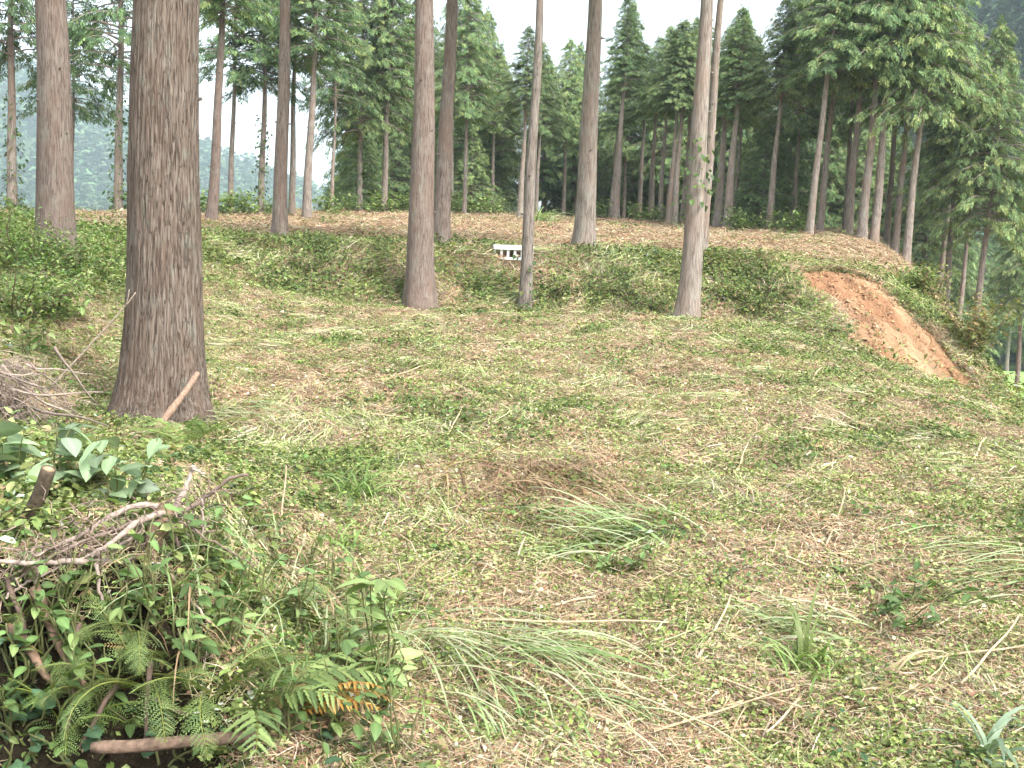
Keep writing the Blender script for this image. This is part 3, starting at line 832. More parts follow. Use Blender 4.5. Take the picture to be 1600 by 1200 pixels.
def cover():
    # --- short grass
    n = 110000
    x, y = sample(n, 2.3, 53)
    g_ = greenness(x, y); soil = soil_mask(x, y)
    keep = (rng.random(n) < 0.15 + 0.85 * g_) & (soil < 0.3) & visible_zone(x, y)
    tuft = fbm(x / 0.16, y / 0.16, 75, 2) > 0.44
    keep &= tuft | (rng.random(n) < 0.25)
    x, y, g_ = x[keep], y[keep], g_[keep]; n = len(x)
    s = np.clip((y / 5) ** 0.55, .8, 3.0)
    hgt = rng.gamma(4, 0.014, n) * (0.7 + 0.5 * g_) * s
    wid = rng.uniform(.0025, .006, n) * s
    lean = rng.uniform(0.3, 1.35, n)
    az = rng.random(n) * 6.28
    Z = np.stack([np.cos(az) * np.sin(lean), np.sin(az) * np.sin(lean), np.cos(lean)], -1)
    Y = norm(np.stack([np.cos(az) * np.cos(lean), np.sin(az) * np.cos(lean), -np.sin(lean)], -1))
    X = np.cross(Y, Z)
    wts = np.stack([1 + g_, .8 + .9 * g_, .4 + 0 * g_, .45 + .35 * g_, .9 - .8 * g_, .6 - .5 * g_], 1)
    col = pick(GREENS + DRYS[:2], wts, n, .2)
    V, F, C = inst(BLADE_V, BLADE_T, np.stack([x, y, gz(x, y) - .005], -1), np.stack([X, Y, Z], -1), np.stack([wid, hgt, hgt], -1), col)
    g = Geo(); g.add(V, F, C)
    link("grass", g.mesh("grass", [M_LEAF], smooth=False), kind="stuff", label="short mown grass growing in patches over the clearing", cat="grass")
    # --- straw and cut stems lying flat
    n = 42000
    x, y = sample(n, 2.3, 50)
    g_ = greenness(x, y)
    keep = (rng.random(n) < 1.0 - 0.55 * g_) & (soil_mask(x, y) < 0.25) & visible_zone(x, y) & ((mound(x, y) < .5) | (rng.random(n) < .3))
    x, y, g_ = x[keep], y[keep], g_[keep]; n = len(x)
    s = np.clip((y / 5) ** 0.5, .8, 2.6)
    ln = np.clip(rng.gamma(1.7, 0.034, n), .02, .34) * s
    wd = rng.uniform(.0015, .0042, n) * s * 1.1
    az = swath(x, y) + rng.normal(0, 1.1, n)
    N = ground_normal(x, y)
    D = np.stack([np.cos(az), np.sin(az), rng.normal(0.04, .16, n)], -1)
    D = D - N * (D * N).sum(1, keepdims=True) * .85
    col = pick(DRYS + [GREENS[3], GREENS[1]], np.stack([1.3 + 0 * g_, .8 + 0 * g_, .8 - .3 * g_, .5 - .2 * g_, .3 + .7 * g_, .1 + .6 * g_], 1), n, .2)
    V, F, C = inst(STRAW_V, STRAW_F, np.stack([x, y, gz(x, y) + rng.uniform(.0, .045, n) * s], -1), frames(D, N, rng.normal(0, .6, n)), np.stack([ln, wd, ln], -1), col)
    g = Geo(); g.add(V, F, C)
    link("straw_litter", g.mesh("straw_litter", [M_DRY], smooth=False), kind="stuff", label="dry cut straw strewn over the mown clearing", cat="straw")
    # --- leaf bits
    n = 135000
    x, y = sample(n, 2.3, 53)
    g_ = greenness(x, y)
    pl = ss(19.5, 22.5, y)
    keep = (soil_mask(x, y) < 0.35) & visible_zone(x, y) & (fbm(x / .3, y / .3, 77, 3) > .34 + .1 * (rng.random(n) - .5))
    sm = soil_mask(x, y)
    keep |= (rng.random(n) < .06) & visible_zone(x, y)
    x, y, g_, pl = x[keep], y[keep], g_[keep], pl[keep]; n = len(x)
    s = np.clip((y / 5) ** 0.6, .85, 3.2)
    sz = np.clip(rng.gamma(2.6, .0062, n), .007, .055) * s
    N = ground_normal(x, y)
    az = rng.random(n) * 6.28
    D = np.stack([np.cos(az), np.sin(az), rng.normal(0, .25, n)], -1)
    D = D - N * (D * N).sum(1, keepdims=True) * .7
    z0 = np.zeros(n)
    wts = np.stack([(.5 + 1.3 * g_) * (1 - .7 * pl), (.35 + 1.0 * g_) * (1 - .6 * pl), (.5 + .8 * g_) * (1 - .8 * pl), (.25 + .5 * g_), 0.9 - .5 * g_ + .3 * pl,
                    .45 - .2 * g_ + .5 * pl, .9 - .6 * g_ - .2 * pl, .7 - .5 * g_ + .6 * pl, .30 + .1 * g_ + .25 * pl], 1)
    col = pick(GREENS + DRYS + [(0.46, 0.45, 0.36)], wts, n, .22)
    V, F, C = inst(LEAFB_V, LEAFB_F, np.stack([x, y, gz(x, y) + rng.gamma(1.5, .011, n) * s], -1), frames(D, N, rng.normal(0, .55, n)), np.stack([sz, sz * rng.uniform(.6, 1.25, n), sz * rng.uniform(.3, 2, n)], -1), col)
    g = Geo(); g.add(V, F, C)
    link("leaf_litter", g.mesh("leaf_litter", [M_DRY], smooth=False), kind="stuff", label="fallen and shredded leaves covering the clearing floor", cat="litter")
cover()

# --- matted tufts of cut grass, thatch and small weeds, set on points over the whole floor
def tuft_variants():
    out = []
    def blades(g, n, r, h0, h1, w, lean0, lean1, cols, az=None, azs=3.2):
        a = rng.random(n) * 6.28; q = r * np.sqrt(rng.random(n))
        P = np.stack([q * np.cos(a), q * np.sin(a), -.01 + 0 * q], -1)
        ln = rng.uniform(lean0, lean1, n); aa = rng.random(n) * 6.28 if az is None else az + rng.normal(0, azs, n)
        Z = np.stack([np.cos(aa) * np.sin(ln), np.sin(aa) * np.sin(ln), np.cos(ln)], -1)
        Y = np.stack([np.cos(aa) * np.cos(ln), np.sin(aa) * np.cos(ln), -np.sin(ln)], -1)
        hh = rng.uniform(h0, h1, n)
        V, F, C = inst(BLADE_V, BLADE_T, P, np.stack([np.cross(Y, Z), Y, Z], -1), np.stack([w * rng.uniform(.6, 1.3, n), hh, hh], -1), pick(cols, [1] * len(cols), n, .2))
        g.add(V, F, C, 0)
    def straws(g, n, r, l0, l1, w, zmax, cols, az=None, azs=.4, tilt=.25):
        a = rng.random(n) * 6.28; q = r * np.sqrt(rng.random(n))
        P = np.stack([q * np.cos(a), q * np.sin(a), zmax * rng.random(n) - .004], -1)
        aa = rng.random(n) * 6.28 if az is None else az + rng.normal(0, azs, n)
        D = np.stack([np.cos(aa), np.sin(aa), rng.normal(0, tilt, n)], -1)
        L = rng.uniform(l0, l1, n)
        V, F, C = inst(STRAW_V, STRAW_F, P, frames(D, roll=rng.normal(0, .8, n)), np.stack([L, w * rng.uniform(.6, 1.4, n), L * rng.uniform(-1, 3, n)], -1), pick(cols, [1] * len(cols), n, .2))
        g.add(V, F, C, 1)
    def leaves(g, n, r, s0, s1, z0, z1, cols, mat=0, el=.4):
        a = rng.random(n) * 6.28; q = r * np.sqrt(rng.random(n))
        P = np.stack([q * np.cos(a), q * np.sin(a), rng.uniform(z0, z1, n)], -1)
        aa = rng.random(n) * 6.28
        D = np.stack([np.cos(aa), np.sin(aa), rng.normal(0, el, n)], -1)
        sz = rng.uniform(s0, s1, n)
        V, F, C = inst(LEAFB_V, LEAFB_F, P, frames(D, roll=rng.normal(0, .6, n)), np.stack([sz, sz * rng.uniform(.7, 1.3, n), sz * rng.uniform(.4, 2.4, n)], -1), pick(cols, [1] * len(cols), n, .2))
        g.add(V, F, C, mat)
    G_ = GREENS; D_ = DRYS; BRN = [(.22, .135, .09), (.33, .205, .135), (.40, .28, .19)]
    for k in range(14):
        g = Geo(); kind = k % 7
        if kind == 0:      # fresh short grass
            blades(g, 80, .13, .03, .095, .0030, .1, 1.2, [G_[0], G_[1], G_[3]]); straws(g, 18, .14, .03, .1, .0026, .02, D_)
        elif kind == 1:    # dry thatch
            straws(g, 110, .15, .025, .13, .0026, .035, D_); leaves(g, 14, .14, .008, .02, 0, .02, BRN, 1)
        elif kind == 2:    # small weeds
            leaves(g, 75, .13, .010, .026, .008, .06, [G_[0], G_[1], G_[3], G_[0]]); blades(g, 24, .13, .03, .08, .003, .2, 1.2, [G_[1], D_[0]])
        elif kind == 3:    # brown crumbs and dead leaves
            leaves(g, 60, .15, .010, .030, 0, .03, BRN + [D_[0], D_[3]], 1); straws(g, 40, .15, .02, .1, .0024, .03, D_ + BRN)
        elif kind == 4:    # everything mixed
            blades(g, 34, .14, .03, .09, .0028, .3, 1.4, G_ + [D_[1]]); straws(g, 48, .15, .03, .12, .0025, .04, D_ + [G_[3]]); leaves(g, 30, .14, .01, .024, 0, .04, [G_[0], G_[2], BRN[0], D_[1]], 1)
        elif kind == 5:    # combed long cut grass
            straws(g, 90, .14, .08, .24, .0032, .05, [G_[3], D_[1], G_[1], (.38, .42, .22)], 0.0, .35, .12)
        else:              # darker leafy weed
            leaves(g, 60, .13, .016, .040, .01, .09, [G_[2], (.10, .17, .05), G_[0]]); blades(g, 16, .12, .04, .11, .004, .2, 1.0, [G_[0]])
        o = bpy.data.objects.new("tuft_source", g.mesh("tuft", [M_TUFT, M_DRY], smooth=False))
        out.append(o)
    return out

def on_points(name, P, eul, scl, idx, sources, label, cat):
    me = bpy.data.meshes.new(name)
    me.vertices.add(len(P)); me.vertices.foreach_set("co", P.astype(np.float32).ravel())
    a = me.attributes.new("rot", 'FLOAT_VECTOR', 'POINT'); a.data.foreach_set("vector", eul.astype(np.float32).ravel())
    a = me.attributes.new("scl", 'FLOAT', 'POINT'); a.data.foreach_set("value", scl.astype(np.float32))
    a = me.attributes.new("idx", 'INT', 'POINT'); a.data.foreach_set("value", idx.astype(np.int32))
    o = link(name, me, kind="stuff", label=label, cat=cat)
    ng = bpy.data.node_groups.new(name, 'GeometryNodeTree')
    ng.interface.new_socket("Geometry", in_out='INPUT', socket_type='NodeSocketGeometry')
    ng.interface.new_socket("Geometry", in_out='OUTPUT', socket_type='NodeSocketGeometry')
    N, L = ng.nodes, ng.links
    gi, go = N.new("NodeGroupInput"), N.new("NodeGroupOutput")
    iop = N.new("GeometryNodeInstanceOnPoints")
    jn = N.new("GeometryNodeJoinGeometry")
    for src in reversed(sources):
        oi = N.new("GeometryNodeObjectInfo"); oi.inputs["Object"].default_value = src; oi.inputs["As Instance"].default_value = True
        L.new(oi.outputs["Geometry"], jn.inputs[0])
    def attr(nm, ty):
        t = N.new("GeometryNodeInputNamedAttribute"); t.data_type = ty; t.inputs["Name"].default_value = nm
        return t.outputs["Attribute"]
    L.new(gi.outputs[0], iop.inputs["Points"]); L.new(jn.outputs[0], iop.inputs["Instance"])
    iop.inputs["Pick Instance"].default_value = True
    L.new(attr("idx", 'INT'), iop.inputs["Instance Index"]); L.new(attr("rot", 'FLOAT_VECTOR'), iop.inputs["Rotation"]); L.new(attr("scl", 'FLOAT'), iop.inputs["Scale"])
    L.new(iop.outputs[0], go.inputs[0])
    md = o.modifiers.new("tufts", 'NODES'); md.node_group = ng
    return o

def tufts():
    src = tuft_variants()
    # even cover near, coarser further away
    n1, n2, n3 = 27000, 12000, 7000
    d = np.sqrt(rng.uniform(2.2 ** 2, 18.5 ** 2, n1)); t = rng.uniform(-.62, .62, n1)
    d2 = np.sqrt(rng.uniform(17.0 ** 2, 53 ** 2, n2)); t2 = rng.uniform(-.5, .42, n2)
    d3 = np.sqrt(rng.uniform(2.2 ** 2, 7 ** 2, n3)); t3 = rng.uniform(-.62, .62, n3)
    n4 = 6000
    x4 = rng.uniform(-9, 6, n4); y4 = yfoot(x4) + rng.uniform(0, 1.1, n4) * bank_w(x4)
    x = np.concatenate([d * t, d2 * t2, d3 * t3, x4]); y = np.concatenate([d, d2, d3, y4])
    keep = visible_zone(x, y) & (soil_mask(x, y) < .3) & ~bare_face(x, y) & ~((np.abs(x) < .45) & (y > 17.1) & (y < 18.0))
    x, y = x[keep], y[keep]; n = len(x)
    g_ = greenness(x, y); pl = ss(19.3, 22, y); bk = ss(.05, .2, terrace_t(x, y)) * (y < 18.2); mo = mound(x, y)
    cb_ = ss(.60, .70, fbm(x / .5 + 3, y / .5, 83, 3)) * (1 - pl)
    dk = ss(.5, .66, fbm(x / .9 + 8, y / .9, 84, 3))
    W = np.stack([1.1 * g_ * (1 - .8 * pl), (1.0 - .75 * g_) * 1.1, 1.25 * g_ * (1 - .7 * pl) + .05, (.8 - .6 * g_) + .6 * pl, .9 - .3 * pl, .6 * cb_, .45 * dk * (1 - pl) * (.3 + g_) + .25 * bk * ss(.45, .55, fbm(x / 1.3 + 4, y / .8, 86, 3)) + .3 * mo], 1)
    W = np.clip(W, .01, None)
    cw = np.cumsum(W / W.sum(1, keepdims=True), 1)
    kind = (rng.random(n)[:, None] > cw).sum(1).clip(0, 6)
    idx = kind + 7 * rng.integers(0, 2, n)
    N = ground_normal(x, y)
    az = np.where(kind == 5, swath(x, y) + rng.normal(0, .25, n), rng.random(n) * 6.28)
    X = np.stack([np.cos(az), np.sin(az), 0 * az], -1); X = norm(X - N * (X * N).sum(1, keepdims=True)); Y = np.cross(N, X)
    eul = np.stack([np.arctan2(Y[:, 2], N[:, 2]), -np.arcsin(np.clip(X[:, 2], -1, 1)), np.arctan2(X[:, 1], X[:, 0])], -1)
    scl = np.clip((y / 6) ** .35, .75, 2.3) * rng.uniform(.7, 1.3, n) * (1 + .5 * pl) * (1 + .35 * bk)
    z = gz(x, y) + .012 * (fbm(x / .25, y / .25, 85, 2) - .3)
    on_points("meadow_mat", np.stack([x, y, z], -1), eul, scl, idx, src, "matted cut grass, thatch and small weeds over the clearing", "grass")
tufts()

WLEAF_V = np.array([[0, 0, 0], [.3, .26, .06], [.3, 0, -.02], [.3, -.26, .06], [.7, .22, .0], [.7, 0, -.06], [.7, -.22, 0], [1, 0, -.2]])
WLEAF_Q = np.array([[0, 2, 1, 1], ])
WLEAF_T = np.array([[0, 2, 1], [0, 3, 2], [1, 2, 5], [1, 5, 4], [2, 3, 6], [2, 6, 5], [4, 5, 7], [5, 6, 7]])
def weeds():
    # leafy growth over the terrace bank, the slope and the fern mound
    n = 230000
    x, y = sample(n, 2.4, 22, -0.62, 0.60)
    xb = rng.uniform(-9.5, 7.5, 52000); yb_ = yfoot(xb) + rng.uniform(-.1, 1.1, 52000) * bank_w(xb)
    xl = rng.uniform(-10, -2.8, 40000); yl = rng.uniform(6, 17.5, 40000)
    x = np.concatenate([x, xb, xl]); y = np.concatenate([y, yb_, yl]); n = len(x)
    t = terrace_t(x, y)
    bank = ss(0.02, 0.2, t) * (1 - ss(.85, 1.0, t)) * (y < 20)
    left = ss(3.4, 5.0, -x) * (y < 20) * (y > 3)
    mo = ss(.25, .6, mound(x, y)) * (.25 + .75 * ss(2.9, 3.2, y + .3 * x + .5))
    rim = ss(4.3, 5.2, x) * ss(6, 8, y) * .7 * (y < 19)
    fieldw = .5 * ss(.45, .75, greenness(x, y)) * (y < 16.5)
    w = np.clip(np.maximum.reduce([bank, left * .9, mo * .7, rim, fieldw]), 0, 1)
    infield = (np.maximum.reduce([bank, left, mo, rim]) < .1)
    clump = fbm(x / .55, y / .55, 81, 3)
    keep = (rng.random(n) < w * np.where(bank > .1, .7 * ss(.45, .60, clump) * ss(.40, .52, fbm(x / 1.3 + 4, y / .8, 86, 3)), ss(.36, .54, clump))) & (soil_mask(x, y) < .2) & (soil_mask(x + .12, y + .2) < .3) & ~((np.abs(x + .0) < .55) & (y > 16.9) & (y < 18.2)) & (~bare_face(x, y) | (rng.random(n) < .3)) & (~root_zone(x, y) | (rng.random(n) < .15))
    x, y, clump, infield = x[keep], y[keep], clump[keep], infield[keep]; n = len(x)
    s = np.clip((y / 5) ** .15, .85, 1.3)
    bankz = (bank > .1)[keep]; leftz = (left > .1)[keep]
    hmax = (.07 + .55 * ss(.42, .7, clump)) * np.where((mound(x, y) > .15) & (y < 7), .22, .75)
    hmax = np.where(bankz, .04 + .26 * ss(.48, .68, clump), hmax)
    hmax = np.where(leftz & ~bankz, .06 + .32 * ss(.42, .7, clump), hmax)
    hmax = np.where(infield, .02 + .09 * ss(.42, .7, clump), hmax)
    h = hmax * rng.random(n) ** .7
    az = rng.random(n) * 6.28
    D = np.stack([np.cos(az), np.sin(az), rng.normal(-.05, .35, n)], -1)
    sz = np.clip(rng.gamma(4, .0105, n), .015, .09) * s * np.where(infield, .62, 1.0)
    darker = ss(.35, .65, fbm(x / 1.1, y / 1.1, 82, 2)) * np.where(bankz, .35, 1.0)
    col = pick(GREENS + [(0.06, 0.115, 0.05), (0.40, 0.46, 0.38), (.33, .24, .13)], np.stack([1.2 + 0 * x, 1.3 - .5 * darker, .3 + .5 * darker, .6 - .2 * darker, .1 + .5 * darker, .14 + 0 * x, .30 + .3 * bankz], 1), n, .2)
    T_ = np.stack([x, y, gz(x, y) + h], -1); Fr = frames(D, roll=rng.normal(0, .4, n))
    g = Geo(); nr = (y < 6.5) & ~infield
    sz = sz * np.where(nr, .8, 1.0)
    V, F, C = inst(WLEAF_V[[0, 1, 5, 3, 7]], np.array([[0, 2, 1], [0, 3, 2], [1, 2, 4], [3, 4, 2]]), T_[~nr], Fr[~nr], sz[~nr], col[~nr]); g.add(V, F, C)
    V, F, C = inst(WLEAF_V, WLEAF_T, T_[nr], Fr[nr], sz[nr], col[nr]); g.add(V, F, C)
    link("leafy_undergrowth", g.mesh("leafy_undergrowth", [M_LEAF], smooth=False), kind="stuff", label="tangled leafy weeds covering the bank and slope", cat="undergrowth")
weeds()

def clods():
    n = 14000
    x = rng.uniform(4.4, 8.2, n); y = rng.uniform(13.8, 18.6, n)
    k_ = rng.random(n) < soil_mask(x, y) * .9
    x, y = x[k_], y[k_]; n = len(x)
    q = np.array([[1, 0, 0], [-.5, .8, 0], [-.5, -.8, 0], [0, 0, .8]], float)
    a = rng.random(n) * 6.28
    D = np.stack([np.cos(a), np.sin(a), rng.normal(0, .4, n)], -1)
    col = pick([(.38, .225, .12), (.33, .18, .095), (.42, .27, .155), (.25, .16, .09), (.22, .24, .09)], [3, 2, 2, 1, .4], n, .12)
    V, F, C = inst(q, [[0, 1, 3], [1, 2, 3], [2, 0, 3]], np.stack([x, y, gz(x, y) - .045], -1), frames(D), np.clip(rng.gamma(2, .008, n), .006, .06), col)
    g = Geo(); g.add(V, F, C)
    link("soil_clods", g.mesh("soil_clods", [M_DRY], smooth=False), kind="stuff", label="loose crumbs of orange earth on the bare soil slope", cat="soil")
clods()

# ------------------------------------------------------------------ small plants, wood and the seat
def wavy(p0, p1, n, amp, seed, sag=0.0):
    g_ = np.random.default_rng(seed)
    s = np.linspace(0, 1, n)
    p0 = np.asarray(p0, float); p1 = np.asarray(p1, float)
    L = np.linalg.norm(p1 - p0)
    off = np.zeros((n, 3))
    for k in range(1, 4):
        off += amp * L / k * g_.normal(size=3) * np.sin(np.pi * k * s)[:, None]
    P = p0 + (p1 - p0) * s[:, None] + off
    P[:, 2] -= sag * L * (s * (1 - s)) * 4 * -1
    return P

# white slatted seat on the bank lip
def white_seat():
    c = hit(800, 404)
    c = np.array([at(801, 404, 17.40)[0], 17.40, 0.0]); c[2] = max(float(gz(c[0], c[1])), float(gz(c[0] - .3, c[1])), float(gz(c[0] + .3, c[1]))) + .02
    root = empty("slatted_seat", c, "small white slatted wooden seat on the terrace lip beside a trunk", "seat", None, rotz=R(-6))
    def box(name, x0, x1, y0, y1, z0, z1):
        V = np.array([[x, y, z] for z in (z0, z1) for y in (y0, y1) for x in (x0, x1)])
        F = [[0, 2, 3, 1], [4, 5, 7, 6], [0, 1, 5, 4], [2, 6, 7, 3], [0, 4, 6, 2], [1, 3, 7, 5]]
        g = Geo(); g.add(V, F, (0.80, 0.80, 0.78))
        o = link(name, g.mesh(name, [M_PAINT], smooth=False), root)
        b = o.modifiers.new("edge", 'BEVEL'); b.width = 0.004; b.segments = 2
        return o
    zb = -0.01
    for k in range(3):
        box("seat_board", -.33, .33, -.005 + .075 * k, .062 + .075 * k, zb + .20, zb + .232)
    box("apron", -.325, .325, .003, .026, zb + .155, zb + .199)
    for k, xx in enumerate((-.325, -.215, -.105, .01, .13, .265)):
        box("slat", xx, xx + .042, .0275, .048, zb + .028, zb + .198)
    box("bottom_rail", -.325, .325, .003, .026, zb - .01, zb + .03)
    for xx in (-.325, .285):
        box("rear_leg", xx, xx + .04, .165, .205, zb - .2, zb + .199)
white_seat()

# sticks, roots, logs
def stick(name, pts, rad, col, label, cat, group=None, sides=7, capcol=(0.5, 0.38, 0.26), parts=None):
    pts = np.asarray(pts, float); o = pts[0].copy()
    g = Geo(); add_tube(g, pts - o, rad, sides, col, 0, capcol)
    return link(name, g.mesh(name, [M_WOOD]), None, o, label=label, cat=cat, group=group)

def curve(pix, n=16):
    """pix: list of (px, py, depth) -> smooth path"""
    P = np.array([at(*p) for p in pix]); k = len(P)
    s = np.linspace(0, 1, k); t = np.linspace(0, 1, n)
    Q = np.stack([np.interp(t, s, P[:, i]) for i in range(3)], -1)
    for _ in range(3):
        Q[1:-1] = .25 * Q[:-2] + .5 * Q[1:-1] + .25 * Q[2:]
    return Q

stick("broken_branch", curve([(236, 683, 6.75), (262, 648, 6.85), (290, 612, 6.95), (309, 583, 7.08)]), np.linspace(.027, .018, 16) * np.array([1.0, .95, 1.05, 1.0, .92, 1.0, 1.18, .98, 1, .94, 1.05, 1, .96, 1.1, 1.0, .9]), (0.27, 0.18, 0.13),
      "broken brown branch propped against the thick trunk's foot", "branch", sides=9)
stick("cut_stem", curve([(18, 848, 3.45), (38, 818, 3.45), (62, 775, 3.42), (76, 732, 3.40)]), np.linspace(.026, .024, 16), (0.085, 0.065, 0.045), "dark curved sapling stump cut flat, among large pale leaves", "stump", sides=10, capcol=(.5, .37, .22))
stick("fallen_stick", wavy(hit(165, 1189) + [0, -.1, .08], hit(420, 1172) + [0, -.06, .07], 16, .014, 3), np.linspace(.019, .016, 16) * np.array([.7, 1, 1.04, .96, 1, 1.1, .97, 1, .94, 1.02, 1, 1.12, .96, 1, .97, .6]), (0.17, 0.115, 0.085), "straight brown stick lying below the ferns at the mound foot", "stick", sides=9)
def forked_twig():
    P = curve([(75, 610, 7.0), (140, 540, 7.0), (195, 480, 7.0), (212, 457, 7.0)]); o = P[0].copy()
    g = Geo(); add_tube(g, P - o, np.linspace(.008, .004, 16), 5, (0.33, 0.27, 0.21))
    Q = curve([(195, 480, 7.0), (200, 468, 6.98), (202, 452, 6.96)], 6); add_tube(g, Q - o, np.linspace(.005, .003, 6), 5, (0.36, 0.30, 0.24))
    link("forked_twig", g.mesh("forked_twig", [M_WOOD]), None, o, label="thin forked twig slanting up against the thick trunk", cat="twig")
forked_twig()

for k_, (a_, b_) in enumerate([((25, 1000), (90, 1090)), ((60, 940), (150, 1110)), ((130, 1000), (110, 1180)), ((240, 1060), (232, 1190)), ((190, 1100), (130, 1190)), ((300, 1140), (230, 1110)), ((20, 930), (60, 1060))]):
    pa, pb = hit(*a_) + [0, -.03, .05], hit(*b_) + [0, -.03, .04]
    stick("dead_stick", wavy(pa, pb, 9, .03, 500 + k_), np.linspace(.012, .006, 9) * (1.5 if k_ < 2 else .8), (0.20, 0.13, 0.09) if k_ < 2 else (.13, .09, .07), "brown dead stick lying in the dark hollow under the roots", "stick", "dead sticks in the dark hollow", sides=7)

def root_stump():
    b = at(238, 880, 3.35)
    root = empty("root_stump", b, "upturned dead stump with tangled roots on the ferny mound", "stump")
    def seg(name, pix, r0_, r1_, col, n=18, sides=7, parent=root):
        P = curve(pix, n)
        g_ = np.random.default_rng(int(pix[0][0] * 7 + pix[-1][0] * 13 + pix[-1][1]))
        P[1:] += np.cumsum(g_.normal(0, .0035, (n - 1, 3)), 0)
        g = Geo(); add_tube(g, P - b, np.linspace(r0_, r1_, n) * g_.uniform(.85, 1.15, n), sides, col, 0, (.4, .3, .22))
        return link(name, g.mesh(name, [M_WOOD]), parent)
    seg("stub", [(236, 905, 3.32), (238, 870, 3.34), (244, 830, 3.36), (262, 795, 3.42)], .038, .030, (0.17, 0.115, 0.075), 18, 12)
    grey = (0.30, 0.235, 0.20); dk = (0.19, 0.14, 0.115)
    segs = [
     ([(262, 800, 3.4), (230, 808, 3.3), (200, 825, 3.22), (170, 860, 3.15), (150, 880, 3.1)], .013, .006, grey),
     ([(265, 795, 3.42), (215, 775, 3.38), (160, 812, 3.3), (100, 845, 3.22), (50, 870, 3.15)], .012, .005, grey),
     ([(262, 800, 3.42), (285, 760, 3.5), (300, 730, 3.55)], .013, .006, grey),
     ([(300, 730, 3.55), (316, 728, 3.55), (330, 730, 3.56)], .006, .003, (.4, .33, .28)),
     ([(262, 805, 3.4), (300, 790, 3.5), (330, 762, 3.52), (352, 742, 3.52), (384, 731, 3.52)], .010, .005, dk),
     ([(232, 872, 3.34), (190, 880, 3.22), (140, 882, 3.12), (90, 872, 3.05), (40, 876, 3.02), (-20, 872, 3.0)], .013, .006, grey),
     ([(150, 880, 3.1), (152, 920, 3.08), (158, 955, 3.08), (160, 975, 3.07)], .007, .003, grey),
     ([(50, 870, 3.15), (25, 895, 3.1), (12, 912, 3.08)], .006, .003, grey),
     ([(60, 888, 3.1), (35, 912, 3.06), (15, 930, 3.02)], .006, .003, grey),
     ([(245, 850, 3.34), (275, 830, 3.4), (280, 860, 3.35), (310, 885, 3.3), (345, 905, 3.25)], .009, .004, dk),
     ([(236, 895, 3.3), (248, 920, 3.2), (258, 935, 3.15)], .010, .004, dk),
     ([(240, 890, 3.3), (270, 900, 3.2), (300, 930, 3.1), (330, 965, 3.05)], .007, .003, (.32, .25, .19)),
     ([(315, 780, 3.45), (318, 810, 3.4), (312, 835, 3.36)], .004, .002, grey),
     ([(210, 815, 3.3), (150, 835, 3.2), (90, 862, 3.1), (30, 900, 3.05)], .006, .003, dk),
     ([(225, 830, 3.3), (180, 850, 3.2), (120, 868, 3.12), (70, 900, 3.06), (55, 920, 3.05)], .006, .003, grey),
     ([(255, 810, 3.38), (290, 815, 3.3), (350, 850, 3.3), (400, 880, 3.25)], .005, .002, dk),
    ]
    for pix, a, c, col in segs:
        seg("root", pix, a, c, col)
    g = Geo(); g_ = np.random.default_rng(5)
    for k in range(260):
        px = g_.uniform(20, 330); py = 870 - 0.25 * (px - 40) + g_.normal(0, 26); dd = 3.05 + 0.0013 * px + g_.normal(0, .05)
        p = at(px, py, dd)
        d = norm(np.array([g_.normal(), g_.normal() * .6, g_.normal() * .7 - .25])) * g_.uniform(.04, .14)
        P = wavy(p, p + d, 5, .12, k)
        add_tube(g, P - b, np.linspace(.0028, .0012, 5), 3, np.array([.25, .185, .15]) * g_.uniform(.6, 1.4))
    o = link("rootlets", g.mesh("rootlets", [M_WOOD]), root, kind="stuff")
root_stump()

def brush_heap():
    c = hit(25, 640)
    c = at(25, 625, 6.6); c[2] = float(gz(c[0], c[1]))
    root = empty("brush_heap", c, "heap of grey-brown dead twigs on the slope beside the thick trunk", "brushwood")
    g_ = np.random.default_rng(77)
    for k in range(46):
        a = g_.normal(-.5, .55)
        L = g_.uniform(.35, .8)
        p0 = np.array([g_.normal(-.10, .22), g_.normal(0, .2), g_.uniform(.06, .42)])
        d = np.array([math.cos(a) * .8, g_.normal(0, .35), math.sin(a) * .55])
        P = wavy(p0 - d * L * .5, p0 + d * L * .5, 8, .04, 900 + k)
        gg = Geo(); add_tube(gg, P, np.linspace(.009, .004, 8) * g_.uniform(.6, 1.3), 5, np.array([.27, .215, .18]) * g_.uniform(.6, 1.35))
        link("branch", gg.mesh("branch", [M_WOOD]), root)
    gg = Geo()
    for k in range(700):
        p0 = np.array([g_.normal(-.12, .2), g_.normal(.05, .2), 0])
        hh = .5 * math.exp(-(p0[0] + .12) ** 2 / .12) * g_.random() ** .5
        p0[2] = hh
        d = norm(np.array([g_.normal(.3, .5), g_.normal(0, .4), g_.normal(-.5, .4)])) * g_.uniform(.06, .2)
        add_tube(gg, wavy(p0, p0 + d, 4, .06, k), [.003, .0026, .002, .0015], 3, np.array([.26, .2, .165]) * g_.uniform(.55, 1.4))
    link("twigs", gg.mesh("twigs", [M_WOOD]), root, kind="stuff")
brush_heap()

